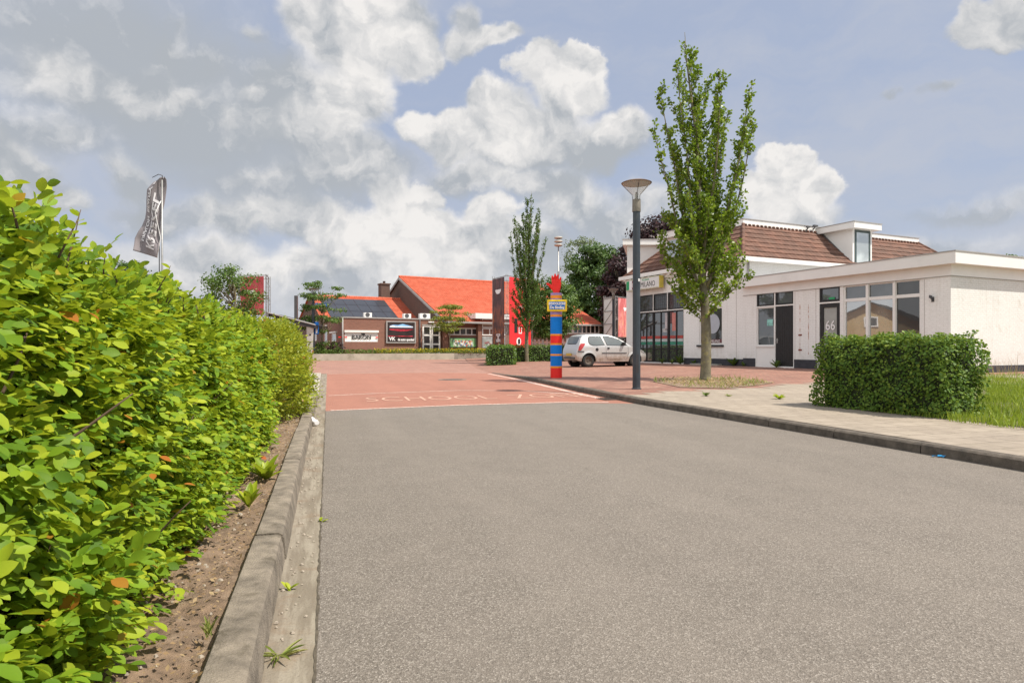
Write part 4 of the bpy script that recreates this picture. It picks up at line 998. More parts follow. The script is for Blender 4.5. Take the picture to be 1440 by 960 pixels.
mb.box(X,X+f,q,yd,zb+.0,zt-.32); mb.box(X2-f,X2,q,yd,zb,zt-.32); mb.box(X+f,X2-f,q,yd,zb,zb+f); mb.box(X+f,X2-f,q,yd,zt-.32-f,zt-.32)
M['green_frame'] = plain('green_frame', (.06,.085,.085), .5, .1, 3)
dw = mb.build('dormer_window', M['green_frame'], H1); mb = MB(); mb.box(X+f-.01,X2-f+.01,q+.012,q+.018,zb+f-.01,zt-.32-f+.01)
mb.build('pane', glassmat('glass_lace', .30, (.33,.36,.35)), dw)
mb = MB(); mb.tube([(X2-f*.5,q-.03,zb+.6),(X2-f*.5,q-.03,zb+.75)],.012,6); mb.build('handle', M['metal'], dw)
# lead flashing left of the dormer
mb = MB(); mb.tube([(xa-.04, yd-.05, zb+.02),(xa-.04, e0+ins, zR+.17)], .05, 6); mb.build('dormer_flashing', M['dark_grey'], H1)
# front dormer facing the street
xd = .75
def fr_pt(px): return fp(px, 400, xd)[0]
ya_, yb_ = fr_pt(990), fr_pt(936); Yl = WC.y+.9072*yb_+.4207*xd
zt = EYE-(330.5-HZ)/F*(Yl+.3); zb = EYE-(372-HZ)/F*Yl
mb = MB(); mb.box(xd, xd+1.9, ya_, yb_, zb-.25, zt-.3); mb.build('dormer_wall', M['white_paint'], H1)
mb = MB(); mb.box(xd-.32, xd+2.6, ya_-.25, yb_+.28, zt-.30, zt); mb.build('dormer_fascia', M['white_paint'], H1)
mb = MB(); mb.box(xd-.35, xd+2.6, ya_-.28, yb_+.31, zt, zt+.03); mb.build('dormer_roof', M['grey_trim'], H1)
win(H1, ya_+.15, yb_-.12, zb+.05, zt-.34, xd-.05, .07, 'white_paint', 'glass_bright', mull=((ya_+yb_)/2,), depth=.045, name='dormer_window')
# left dormer box (rotated to stand square with the lane behind)
lw_ = Matrix.Translation((0,0,0))
def world_child(o):
    o.parent = H1; o.matrix_parent_inverse = (Matrix.Translation((WC.x,WC.y,0)) @ Matrix.Rotation(BA,4,'Z')).inverted(); return o
mb = MB(); mb.prism([(6.60,36.5,4.9),(9.2,36.5,4.9),(10.0,40,4.9),(7.45,40,4.9)],(0,0,1.95)); world_child(mb.build('dormer_wall', M['white_paint']))
mb = MB(); mb.prism([(6.30,36.2,6.82),(9.35,36.2,6.82),(10.3,40.3,6.82),(7.25,40.3,6.82)],(0,0,.30)); world_child(mb.build('dormer_fascia', M['white_paint']))
mb = MB(); mb.prism([(6.27,36.17,7.12),(9.38,36.17,7.12),(10.33,40.33,7.12),(7.25,40.33,7.12)],(0,0,.03)); world_child(mb.build('dormer_roof', M['grey_trim']))
# downpipe, roof pipes
mb = MB(); mb.tube([(-.06,e0+.12,zE-.1),(-.06,e0+.12,4.0)],.04,8); mb.tube([(.25,e0-.07,zE-.16),(.25,e0-.07,3.97)],.04,8); mb.build('downpipe', M['grey_trim'], H1, smooth=True)
for (px, py, w) in ((1133,321.5,.11),(1143,320,.14)):
    x, Yq = side_pt(px, Y0); z = EYE-(py-HZ)/F*Yq
    mb = MB(); mb.tube([(x,Y0-.02,z-.1),(x,Y0-.12,z-.02),(x,Y0-.12,z+.03)],.035,6); mb.box(x-w,x+w,Y0-.2,Y0-.1,z+.02,z+.10); mb.build('roof_vent', M['dark_grey'], H1)
# plinth
mb = MB(); zp = Z_(1000,503.8); mb.box(-.022,-.003,e0-.02,yg0-.03,BZ-.12,zp); mb.build('plinth', M['plinth'], H1)
# shop front: transoms and folding doors
for i in range(3):
    w = win(H1, gy[i]+.0, gy[i+1], zg_m, zg_t, .02, .065, 'black', 'glass_dark', name='transom_window')
    mb = MB()   # leaded glass bars
    for k in range(1,7): y = gy[i]+(gy[i+1]-gy[i])*k/7; mb.box(.030,.036,y-.006,y+.006,zg_m+.07,zg_t-.07)
    for k in range(1,6): z = zg_m+(zg_t-zg_m)*k/6; mb.box(.0305,.0355,gy[i]+.07,gy[i+1]-.07,z-.006,z+.006)
    mb.build('leading', M['dark_grey'], w)
mb = MB(); mb.box(-.01,.13,yg0,yg1,zg_m-.045,zg_m); mb.box(-.012,.13,yg0-.03,yg0,BZ,zg_t+.03); mb.box(-.012,.13,yg1,yg1+.03,BZ,zg_t+.03); mb.box(-.012,.13,yg0,yg1,zg_t,zg_t+.03)
for y in gy[1:3]: mb.box(-.008,.13,y-.02,y+.02,zg_m,zg_t)
mb.box(-.06,.13,yg0,yg1,BZ-.06,BZ+.05)
mb.build('shop_front_frame', M['white_paint'], H1)
doors = []; nd = 3; wd = (yg1-yg0)/nd
M['shop_glass'] = glassmat('shop_glass', .16, (.010,.011,.012))
zd = zg_m-.05
for i in range(nd):
    a, b = yg0+i*wd+.01, yg0+(i+1)*wd-.01
    doors.append(win(H1, a, b, BZ+.06, zd, .03, .065, 'black', 'shop_glass', mull=((a+b)/2,) if i != 1 else ((a+b)/2,), trans=(BZ+.75,), name='folding_door'))
# posters, and coloured strips just inside the panes standing in for reflections and decals
ca = [(Z_(930,476),Z_(930,472),'red_soft'),(Z_(930,480),Z_(930,476.5),'strip_white'),(Z_(930,484.5),Z_(930,480.5),'strip_green')]
M['red_soft'] = plain('red_soft', (.38,.05,.04), .3, .3, 2); M['strip_white'] = plain('strip_white', (.42,.47,.46), .3, .25, 1.5); M['strip_green'] = plain('strip_green', (.03,.20,.13), .3, .3, 2)
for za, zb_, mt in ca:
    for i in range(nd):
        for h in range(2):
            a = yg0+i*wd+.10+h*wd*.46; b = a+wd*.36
            mb = MB(); mb.box(.055, .060, a, b, za, zb_); mb.build('reflection_decal', M[mt], doors[i])
for (pa, pb, za, zb_, mt) in ((930.5,938,462,467,'poster_w'),(934,939,440,465,'poster_w2'),(944,949.5,440,465,'poster_r')):
    if mt not in M: M[mt] = plain(mt, {'poster_w':(.5,.5,.5),'poster_w2':(.50,.45,.46),'poster_r':(.55,.20,.17)}[mt], .4, .35, 3)
    mb = MB(); mb.box(.054,.059,Y_(pb),Y_(pa),Z_(pa,zb_),Z_(pa,za)); mb.build('poster', M[mt], H1)
# side window with round sign and dark red lettering band
w = win(H1, yw0+.01, yw1-.01, zw0+.01, zw1-.01, .03, .06, 'white_paint', 'glass_dark', name='window')
mb = MB(); yc = Y_(1001); zc = Z_(1001,455); mb.prism([(.04, yc+.46*math.cos(a*math.pi/16), zc+.46*math.sin(a*math.pi/16)) for a in range(32)], (.01,0,0))
mb.build('round_sign', plain('round_sign', (.42,.45,.50), .5, .05, 2), w)
mb = MB(); zt_ = Z_(1001,478.5); mb.box(.05,.058,yw0+.08,yw1-.08,zw0+.08,zt_+.05); mb.build('sign_band', plain('maroon', (.13,.03,.035), .5, .1, 3), w)
text('PIZZA MILANO', .19, M['white_ink'], w, FM((.047, (yw0+yw1)/2-.02, zt_-.045)), squash=.85)
mb = MB(); mb.box(-.08,.02,yw0-.08,yw1+.1,zw0-.10,zw0-.01); mb.build('window_sill', M['dark_trim'], H1)
mb = MB(); yc = Y_(984); mb.box(-.30,-.03,yw0-.0,yw1+.3,BZ-.02,BZ+.06); mb.build('step', M['concrete'], H1)
mb = MB(); y = Y_(1035.5); mb.box(-.006,-.0005,y-.01,y+.01,BZ+.35,zE-.35); mb.build('wall_joint', M['seam'], H1)

# light-box sign
sx = -.42
SG = wb('shop_sign', 'white light-box sign reading MILANO with Italian flag stripes under the eave', 'sign')
a, b = fp(927.5,400,sx)[0], fp(880.5,400,sx)[0]; Yc = WC.y+.9072*a+.4207*sx
zt1 = EYE-(387-HZ)/F*Yc; zb1 = EYE-(404-HZ)/F*Yc
mb = MB(); mb.box(sx, sx+.24, a, b, zb1, zt1); mb.build('box', M['yellow_edge'] if 'yellow_edge' in M else plain('sign_edge', (.55,.52,.40), .6, .2, 5), SG)
mb = MB(); mb.box(sx-.012, sx-.003, a+.04, b-.04, zb1+.05, zt1-.05); mb.build('face', plain('sign_white', (.70,.70,.69), .4, .04, 3), SG)
H_ = zt1-zb1
mb = MB(); mb.box(sx-.004, sx+.244, a-.012, a+.035, zb1-.004, zt1+.004); mb.build('side_cap', plain('sign_yellow', (.50,.40,.06), .6, .2, 5), SG)
for i, mt in enumerate(('green_ink', 'white_ink', 'maroon')):
    if mt == 'maroon': M[mt] = plain('maroon_stripe', (.20,.02,.03), .5, .1, 3)
    y1 = b-.05-i*.26; mb = MB(); mb.box(sx-.018, sx-.013, y1-.255, y1, zb1+.07, zt1-.07); mb.build('flag_stripe', M[mt], SG)
text('MILANO', H_*.62, M['black_ink'], SG, FM((sx-.016, a+.96, zb1+H_*.40)), squash=.86)
text('C', H_*.8, M['white_ink'], SG, FM((sx-.022, b-.70, zb1+H_*.46)), squash=.8)
text('PIZZERIA', H_*.24, M['green_ink'], SG, FM((sx-.016, a+1.15, zb1+H_*.80)), squash=1.0)
mb = MB(); mb.box(sx+.24, 0, a+.4, a+.45, zt1-.3, zt1-.25); mb.box(sx+.24, 0, b-.45, b-.4, zt1-.3, zt1-.25); mb.build('bracket', M['metal'], SG)

# weeds at the facade foot
def fw(px, ln, n, lab):
    y, _ = fp(px, 500); p = WC+WD*y-WU*.10
    weed('facade_weed', lab, p.x, p.y, BZ, n, ln, .5, gw2, 'groundgreen', .35)
fw(933, .35, 14, 'small weed at the foot of the black shop doors, nearest the lamp post')
fw(947, .32, 12, 'small weed in front of the middle of the black shop doors')
fw(958.5, .55, 18, 'weed at the right jamb of the black shop doors')
fw(978, .30, 16, 'low weed in front of the dark plinth left of the tree trunk')
fw(1034, .50, 24, 'bushy weed against the dark plinth right of the tree trunk')
fw(1048, .28, 12, 'small weed against the dark plinth near the annex corner')
fw(1095, .42, 14, 'weed growing in front of the black plank door')
weed('weed', 'low green tuft on the tiled driveway left of the trimmed hedge', 4.62, 11.0, .105, 30, .14, .9, 'weeds on the driveway', 'leaf_shoot', .4)
weed('weed', 'small dark weed on the beige tiles between tree bed and trimmed hedge', 3.55, 11.65, .105, 14, .13, .9, 'weeds on the driveway', 'groundgreen', .5)
weed('weed', 'flat yellowish tuft on the beige tiles beside the small dark weed', 3.95, 11.6, .105, 26, .09, 1.6, 'weeds on the driveway', 'weed', .3)

# ================================================================= ORANGE-ROOFED CLUBHOUSE (local x along its front, y back)
OA = Vector((-13.35, 50)); ang = math.atan2(.493, .870)
E1 = Vector((math.cos(ang), math.sin(ang))); E2 = Vector((-E1.y, E1.x))
def bp(px, py, yo=0.):   # point on the front plane local y=yo
    r = (px-720)/F; ox = OA.x+E2.x*yo; oy = OA.y+E2.y*yo
    t = (r*oy-ox)/(E1.x-r*E1.y); Y = oy+E1.y*t; return t, EYE-(py-HZ)/F*Y
def sp(px, py, xo=0.):   # point on side plane local x=xo
    r = (px-720)/F; ox = OA.x+E1.x*xo; oy = OA.y+E1.y*xo
    s = (r*oy-ox)/(E2.x-r*E2.y); Y = oy+E2.y*s; return s, EYE-(py-HZ)/F*Y
CB = empty('brick_clubhouse', (OA.x, OA.y, 0), ang)
tag(CB, 'low brown brick clubhouse with orange tiled roofs, solar panels and white windows', 'building')
xe = 8.42
def wall_y(mb, y, x0, x1, z0, z1, ops, depth=.12, mi=0):
    xs = sorted({x0, x1, *[v for o in ops for v in o[:2]]}); zs = sorted({z0, z1, *[v for o in ops for v in o[2:]]})
    for a, b in zip(xs, xs[1:]):
        for c, d in zip(zs, zs[1:]):
            mx_, mz = (a+b)/2, (c+d)/2
            if any(o[0] < mx_ < o[1] and o[2] < mz < o[3] for o in ops): continue
            mb.quad((a,y,c),(b,y,c),(b,y,d),(a,y,d), mi)
    for a, b, c, d in ops:
        Y = y+depth
        mb.quad((a,y,c),(a,y,d),(a,Y,d),(a,Y,c), mi); mb.quad((b,y,c),(b,Y,c),(b,Y,d),(b,y,d), mi)
        mb.quad((a,y,d),(b,y,d),(b,Y,d),(a,Y,d), mi); mb.quad((a,y,c),(a,Y,c),(b,Y,c),(b,y,c), mi)
def winy(parent, xa, xb, za, zb, y, fr=.07, frame='white_paint', glass='glass_dark', mull=(), trans=(), depth=.08, name='window'):
    mb = MB(); Y = y+depth
    mb.box(xa, xa+fr, y, Y, za, zb); mb.box(xb-fr, xb, y, Y, za, zb); mb.box(xa+fr, xb-fr, y, Y, za, za+fr); mb.box(xa+fr, xb-fr, y, Y, zb-fr, zb)
    for m in mull: mb.box(m-fr/2, m+fr/2, y+.004, Y, za+fr, zb-fr)
    for t in trans: mb.box(xa+fr, xb-fr, y+.008, Y, t-fr/2, t+fr/2)
    o = mb.build(name, M[frame], parent)
    p = MB(); p.box(xa+fr*.6, xb-fr*.6, y+depth*.6, y+depth*.6+.012, za+fr*.6, zb-fr*.6); p.build('pane', M[glass], o); return o
bx0, bzt = bp(485,466.5); bx1, bzb = bp(531.5,480.5); 
gx0, gzt = bp(594,456.5); gx1, _ = bp(619.5,456.5)
ops = [(bx0,bx1,bzb,bzt),(gx0,gx1,.45,gzt)]
zx = 3.30
mb = MB(); wall_y(mb, 0, 0, xe, 0, zx, ops)
mb.quad((0,0,0),(0,0,zx),(0,6.3,zx),(0,6.3,0)); mb.quad((xe,0,0),(xe,6.3,0),(xe,6.3,zx),(xe,0,zx))
mb.build('wall', M['brick_red'], CB, fix=False)
mb = MB(); mb.box(-.06, xe+.1, -.06, 6.3, zx, zx+.10); mb.build('flat_roof', M['grey_trim'], CB)
# left side wall with gable
zr, ze = 5.76, 3.35; yr = 11.6
mb = MB(); mb.poly([(0,6.3,0),(0,17,0),(0,17,ze),(0,yr,zr),(0,6.3,ze)]); mb.quad((0,17,0),(0,17,ze),(xe,17,ze),(xe,17,0)); mb.build('gable_wall', M['brick_dark'], CB, fix=False)
S2 = math.hypot(5.3, zr-ze)
roof_plane('roof', M['tile_orange'], CB, (-.15,6.3-.2,ze-.09+.08), (1,0,0), (0,5.3,zr-ze), [(0,0),(9.05,0),(9.05,S2+.22),(0,S2+.22)])
roof_plane('roof', M['tile_orange'], CB, (8.9,17.2,ze-.09+.08), (-1,0,0), (0,-5.3,zr-ze), [(0,0),(9.05,0),(9.05,S2+.22),(0,S2+.22)])
ridge_tiles('ridge_tiles', M['tile_orange'], CB, (-.2,yr,zr+.10), (8.85,yr,zr+.10), .13)
M['solar'] = plain('solar', (.035,.037,.045), .3, .2, 1, spec=.6)
uy = Vector((0,5.3,zr-ze)).normalized(); un = Vector((1,0,0)).cross(uy)
for i in range(6):
    for j in range(3):
        mb = MB(); mb.box(.012,1.03,.012,1.58,0,.04); p = mb.build('solar_panel', M['solar'], CB)
        m_ = Matrix((Vector((1,0,0)), uy, un)).transposed().to_4x4(); m_.translation = Vector((.75+i*1.045,6.3,ze+.02))+uy*(.35+j*1.62)+un*.09; p.matrix_local = m_
# chimney
cx = (541-720)/F; t_ = None
x0c, _ = bp(535,400,yr+.6); x1c, _ = bp(547,400,yr+.6); zc = bp(541,400.5,yr+.6)[1]
mb = MB(); mb.box(x0c,x1c,yr+.3,yr+1.3,5.0,zc); mb.box(x0c-.07,x1c+.07,yr+.23,yr+1.37,zc,zc+.14); mb.lathe([(0,.14),(.14,.14),(.12,.34),(.2,.36),(0,.42)],((x0c+x1c)/2,yr+.8,zc),10); mb.build('chimney', M['brick_dark'], CB)
# big roof
bx, bxe = 8.9, 25.4; ZR, ZE = 8.1, 3.19; YB = 23.2
mb = MB(); mb.poly([(bx,0,0),(bx,YB,0),(bx,YB,ZE),(bx,yr,ZR-.1),(bx,0,ZE)]); mb.poly([(bxe,0,0),(bxe,YB,0),(bxe,YB,ZE),(bxe,yr,ZR-.1),(bxe,0,ZE)]); mb.build('gable_wall', M['brick_dark'], CB, fix=False)
S3 = math.hypot(yr+.3, ZR-ZE)
roof_plane('roof', M['tile_orange'], CB, (bx-.12,-.3,ZE), (1,0,0), (0,yr+.3,ZR-ZE), [(0,0),(bxe-bx+.24,0),(bxe-bx+.24,S3),(0,S3)])
roof_plane('roof', M['tile_orange'], CB, (bxe+.12,YB+.3,ZE), (-1,0,0), (0,-(yr+.3),ZR-ZE), [(0,0),(bxe-bx+.24,0),(bxe-bx+.24,S3),(0,S3)])
ridge_tiles('ridge_tiles', M['tile_orange'], CB, (bx-.15,yr,ZR+.03), (bxe+.15,yr,ZR+.03), .14)
mb = MB()
for s in (1, -1):
    a = Vector((bx-.14, yr, ZR-.04)); b = Vector((bx-.14, yr-s*(yr+.35), ZE-.10)); mb.prism([a, b, b-Vector((0,0,.22)), a-Vector((0,0,.24))], (-.05,0,0))
mb.build('verge_board', M['grey_trim'], CB)
mb = MB(); mb.box(bx-.2, bxe+.15, -.46, -.30, ZE-.14, ZE+.02); mb.build('gutter', M['grey_trim'], CB)
# front wall under the big roof
ribx0, ribt = bp(630.5,460.5,.3); ribx1, ribb = bp(672,471.5,.3)
prx0, prt = bp(632,474.5,.25); prx1, prb = bp(670,488.5,.25)
dmx0, _ = bp(676,450,.05); dmx1 = dmx0+5.0
mb = MB(); wall_y(mb, .3, bx, bxe, 0, ZE, [(ribx0,ribx1,ribb,ribt)])
mb.build('wall', M['brick_red'], CB, fix=False)
W5 = ribx1-ribx0
winy(CB, ribx0, ribx1, ribb, ribt, .33, .09, mull=[ribx0+W5*k/5 for k in range(1,5)])
# picture panel of a team on grass
def crowdmat(name, bgc, cols, scale):
    m, nt, b = newmat(name); c = objc(nt)
    v = nt.nodes.new('ShaderNodeTexVoronoi'); v.inputs['Scale'].default_value = scale; nt.links.new(c, v.inputs['Vector'])
    s = nt.nodes.new('ShaderNodeSeparateColor'); nt.links.new(v.outputs['Color'], s.inputs[0])
    r = nt.nodes.new('ShaderNodeValToRGB'); r.color_ramp.interpolation = 'CONSTANT'; nt.links.new(s.outputs[0], r.inputs[0])
    e = r.color_ramp.elements
    for i, cc in enumerate(cols):
        k = e[i] if i < 2 else e.new(i/len(cols)); k.position = i/len(cols); k.color = (*cc, 1)
    sx_ = nt.nodes.new('ShaderNodeSeparateXYZ'); nt.links.new(c, sx_.inputs[0])
    f = mth(nt, 'MULTIPLY', mrange(nt, sx_.outputs[2], -.42, -.25), mrange(nt, sx_.outputs[2], .32, .10))
    f = mth(nt, 'MULTIPLY', f, mrange(nt, mth(nt, 'ABSOLUTE', sx_.outputs[0]), 1.05, .8))
    col = mixc(nt, mth(nt, 'MULTIPLY', f, .85), mixc(nt, mrange(nt, noise(nt, c, 2.5, 5, .6), .4, .6), bgc, tuple(x*.45+.08 for x in bgc)), r.outputs[0])
    nt.links.new(col, b.inputs['Base Color']); b.inputs['Roughness'].default_value = .5; return m
def placed(mb, name, mat, parent, c):
    mb.v = [(v[0]-c[0], v[1]-c[1], v[2]-c[2]) for v in mb.v]; o = mb.build(name, mat, parent); o.location = c; return o
c = ((prx0+prx1)/2, .22, (prt+prb)/2)
pb_ = MB(); pb_.box(prx0,prx1,.19,.26,prb,prt); fr_ = pb_.build('picture_board', M['dark_grey'], CB)
pb_ = MB(); pb_.box(prx0+.06,prx1-.06,.17,.187,prb+.06,prt-.06); placed(pb_, 'team_picture', crowdmat('team', (.16,.42,.14), [(.5,.08,.06),(.7,.65,.6),(.12,.2,.10),(.10,.18,.45),(.65,.35,.25),(.75,.75,.75),(.2,.12,.1)], 7), fr_, c)
# dormer-like right bay
mb = MB(); mb.box(dmx0-.05, dmx1, .02, 4.5, 0, 3.5); mb.build('bay_wall', M['brick_red'], CB)
zt = bp(680,440.5,-.3)[1]; zf = bp(680,448,-.3)[1]
mb = MB(); mb.box(dmx0-.75, dmx1+.3, -.45, 6.5, zf, zt); mb.build('bay_fascia', M['white_paint'], CB)
w0 = dmx0+.12; zz = [bp(680,p,0)[1] for p in (455.5,449.5)]
winy(CB, w0, w0+2.3, bp(680,455.5)[1], zf, -.01, .08, name='window'); 
winy(CB, w0, w0+2.3, bp(680,460.3)[1], bp(680,456)[1], -.012, .07)
winy(CB, w0, w0+2.3, bp(680,471.5)[1], bp(680,461)[1], -.01, .09, mull=(w0+.75, w0+1.5))
mb = MB(); mb.box(w0, w0+2.3, -.02, .0, bp(680,489)[1], bp(680,473)[1]); placed(mb, 'player_picture', crowdmat('players', (.38,.40,.40), [(.25,.05,.05),(.45,.45,.42),(.12,.12,.12),(.2,.3,.2)], 5), CB, (w0+1.15, -.015, 1.3))
# ribbon windows at the far right end of the front
for px in (795, 815, 833):
    x, z = bp(px, 462, .3)
    winy(CB, x-.8, x+.8, z-.5, z+.45, .22, .1, mull=(x-.27, x+.27))
# piers
for px, wv in ((603,.0),(625.5,.45),(674,.35)):
    if wv: x, _ = bp(px,450,-.0); mb = MB(); mb.box(x-wv/2,x+wv/2,-.12,.29,0,ZE-.15); mb.build('pier', M['brick_red'], CB)
for px in (481.5, 590):
    x, _ = bp(px,450); mb = MB(); mb.tube([(x,-.07,0),(x,-.07,zx)],.06,8); mb.build('downpipe', M['dark_grey'] if px > 500 else M['grey_trim'], CB, smooth=True)
# sign window BARON
w = winy(CB, bx0, bx1, bzb, bzt, .02, .05, glass='white_paint', name='sign_window')
mb = MB(); mb.box(bx0-.05,bx1+.05,-.09,.02,bzt-.03,bzt+.14); mb.build('shutter_box', M['white_paint'], w)
xc = (bx0+bx1)/2; zc = bzb+.42
text('BARON', .46, M['black_ink'], w, frame_m((xc, .012, zc-.08), (1,0,0), (0,0,1)), squash=1.0, bold=.01)
mb = MB(); mb.poly([(xc-.05,.01,zc+.25),(xc+.30,.01,zc+.25),(xc+.22,.01,zc+.1),(xc+.03,.01,zc+.1)]); mb.build('crown_logo', M['black_ink'], w)
for s in (-1, 1): mb = MB(); mb.box(xc+s*1.15,xc+s*1.85,.008,.014,zc-.10,zc-.02); mb.build('red_dash', M['red'], w)
# billboard
qx0, qzt = bp(542.5,451); qx1, qzb = bp(584,482.5)
mb = MB(); mb.box(qx0,qx1,-.14,-.01,qzb,qzt); bb = mb.build('billboard', M['grey_trim'], CB)
mb = MB(); mb.box(qx0+.10,qx1-.10,-.148,-.141,qzb+.10,qzt-.10); mb.build('board_face', plain('board_black', (.03,.022,.022), .4, .3, 2), bb)
def sub(name, mat, pts): 
    m_ = MB(); m_.prism([(x, -.150, z) for x, z in pts], (0,-.006,0)); m_.build(name, mat, bb)
BW, BH = qx1-qx0, qzt-qzb
M['blue_glow'] = plain('blue_glow', (.20,.42,.85), .4, .5, 1.2); M['board_red'] = plain('board_red', (.42,.03,.05), .4, .7, 2.5)
bq = lambda u, v: (qx0+u*BW, qzb+v*BH)
sub('blue_shape', M['blue_glow'], [bq(.10,.70),bq(.12,.78),bq(.22,.83),bq(.4,.82),bq(.55,.87),bq(.72,.82),bq(.90,.76),bq(.90,.70)])
m_ = MB(); m_.prism([(x,-.157,z) for x,z in (bq(.11,.715),bq(.11,.765),bq(.22,.80),bq(.30,.765),bq(.89,.765),bq(.89,.72))],(0,-.006,0)); m_.build('white_streak', M['white_ink'], bb)
sub('red_streak', M['board_red'], [bq(.10,.60),bq(.10,.635),bq(.92,.635),bq(.70,.55),bq(.45,.53)])
sub('red_streak', M['board_red'], [bq(.05,.30),bq(.05,.335),bq(.9,.335),bq(.88,.30)])
text('VK', .40, M['white_ink'], bb, frame_m((qx0+BW*.19,-.16,qzb+BH*.19),(1,0,0),(0,0,1)), bold=.015)
text('de auto speciaal', .27, M['white_ink'], bb, frame_m((qx0+BW*.66,-.16,qzb+BH*.16),(1,0,0),(0,0,1)), bold=.012, squash=.82)
# white double door
gm = (gx0+gx1)/2
for a, b in ((gx0+.02,gm-.02),(gm+.02,gx1-.02)):
    z0 = .45; h = gzt-z0-.06
    d_ = winy(CB, a, b, z0, gzt-.05, .02, .13, glass='glass_dark', trans=(z0+h*.34, z0+h*.66), name='door', depth=.06)
mb = MB(); mb.box(gx0-.03,gx1+.03,-.02,.06,gzt-.05,gzt+.04); mb.build('door_head', M['grey_trim'], CB)
mb = MB(); x, z = bp(606,453); mb.box(x-.25,x+.25,-.10,-.01,z-.04,z+.06); mb.build('door_lamp', M['white_ink'], CB)
# AC units on the flat roof
for px0, px1, pt_, pb2 in ((512.5,523,441.5,447),(568,578,443,448.5),(591,605,440.5,448.5)):
    x0, z1 = bp(px0, pt_, .6); x1, z0 = bp(px1, pb2, .6)
    a = empty('air_conditioner', (0,0,0)); a.parent = CB
    mb = MB(); mb.box(x0,x1,.6,1.0,zx+.12,max(z1,zx+.5)); mb.build('casing', M['white_paint'], a)
    mb = MB(); mb.prism([((x0+x1)/2-.05+.19*math.cos(k*.524),.595,(zx+.15+max(z1,zx+.5))/2+.17*math.sin(k*.524)) for k in range(12)],(0,-.01,0)); mb.build('fan', M['dark_grey'], a)
# side windows
def sidewin(pa, pb, ta, tb, nm='window'):
    s0, z1 = sp(pa, ta); s1, z0 = sp(pb, tb); 
    if s0 > s1: s0, s1 = s1, s0
    return win(CB, s0, s1, z0, z1, -.03, .08, 'white_paint', 'glass_bright', depth=.04, name=nm)
sidewin(457, 460.5, 457, 482); sidewin(443, 445.5, 452, 479); sidewin(467, 473, 469, 480)
mb = MB(); s0, z1 = sp(465, 468.5); s1, _ = sp(474, 468.5); mb.box(-.12, 0, min(s0,s1), max(s0,s1), z1, z1+.12); mb.build('awning', M['white_paint'], CB)

# outbuilding with steep orange roof behind the left gable
OB = empty('orange_roof_outbuilding', (-26.2, 77, 0)); tag(OB, 'distant narrow orange-roofed building with dark verge left of the clubhouse', 'building')
mb = MB(); mb.box(.3,7,0,7,0,4.2); mb.build('wall', M['brick_dark'], OB)
roof_plane('roof', M['tile_orange'], OB, (.45,-.3,4.2), (1,0,0), (0,3.8,3.0), [(0,0),(7,0),(7,4.9),(0,4.9)])
roof_plane('roof', M['tile_orange'], OB, (7.4,7.3,4.2), (-1,0,0), (0,-3.8,3.0), [(0,0),(7,0),(7,4.9),(0,4.9)])
mb = MB(); mb.box(.0,.34,-.45,-.05,2.0,7.2); mb.build('verge_post', M['dark_grey'], OB)

# low wall and planting in front of the clubhouse
def lp(x, y, z=0): p = OA+E1*x+E2*y; return (p.x, p.y, z)
mb = MB(); mb.box(-7.5, 8.6, -2.35, -2.05, -.05, .50); 
M['wall_conc'] = plain('wall_conc', (.36,.33,.27), .95, .18, 1.2, bmp=.5, dirt=(.20,.18,.13), dirt_amt=.75)
lwl = mb.build('low_wall', M['wall_conc']); lwl.location = (OA.x, OA.y, 0); lwl.rotation_euler = (0,0,ang); tag(lwl, 'long pale low concrete wall in front of the brick clubhouse', 'low wall')
mb = MB(); mb.box(8.9, 22, -1.9, -1.6, -.05, .47); mb.box(8.62,8.92,-2.35,-1.6,-.05,.49)
lw2 = mb.build('low_wall', plain('wall_conc_shade', (.25,.23,.19), .95, .25, 1.2, bmp=.5, dirt=(.14,.13,.09), dirt_amt=.85)); lw2.location = lwl.location; lw2.rotation_euler = lwl.rotation_euler; tag(lw2, 'stained low wall, shade painted into its grey, set back behind the square hedge end', 'low wall')  # second concrete, darkened for the shade on the turned, set-back stretch
mb = MB(); mb.box(-7.5, 8.4, -2.05, -.05, .0, .42); mb.box(9,22,-1.6,.2,0,.40); pbm = mb.build('planting_bed', M['soil']); pbm.location = lwl.location; pbm.rotation_euler = lwl.rotation_euler; tag(pbm, kind='structure')
def bedplants(name, x0, x1, y0, y1, n, ln, mat, z0=.42, w=1.):
    x = rng.uniform(x0,x1,n); y = rng.uniform(y0,y1,n); P = np.stack([x, y, z0+rng.uniform(0,.32,n)],1)
    o = leaves(name, P, nrm(rdir(n)+np.array([0,0,.6])), nrm(rdir(n)+np.array([0,-.3,.8])), rng.uniform(ln*.6,ln,n), M[mat], shape=LEAF_MID, width=w)
    o.location = lwl.location; o.rotation_euler = lwl.rotation_euler; tag(o, kind='stuff'); return o
bedplants('ground_cover', -7.4, 22, -2.02, -.9, 9500, .14, 'groundgreen', .46)
bedplants('yellow_ground_cover', 2.2, 22, -1.95, -1.0, 3600, .13, 'yellow_flower', .55)
def bed_shrub(px, r, h, mat, lab):
    x, _ = bp(px, 480, -1.0); p = lp(x, -1.0, .42); shrub('bed_shrub', lab, p, r, r, h, 260, M[mat], (.07,.12), 'shrubs in the bed before the clubhouse', 6, 4)
bed_shrub(463, .85, .95, 'leaf_box', 'round green shrub in the bed below the small tree by the clubhouse corner')
bed_shrub(473, .6, .9, 'leaf_copper', 'reddish shrub in the bed at the clubhouse corner')
bed_shrub(445, .6, .7, 'leaf_green', 'small green shrub in the bed behind the far lamp post')

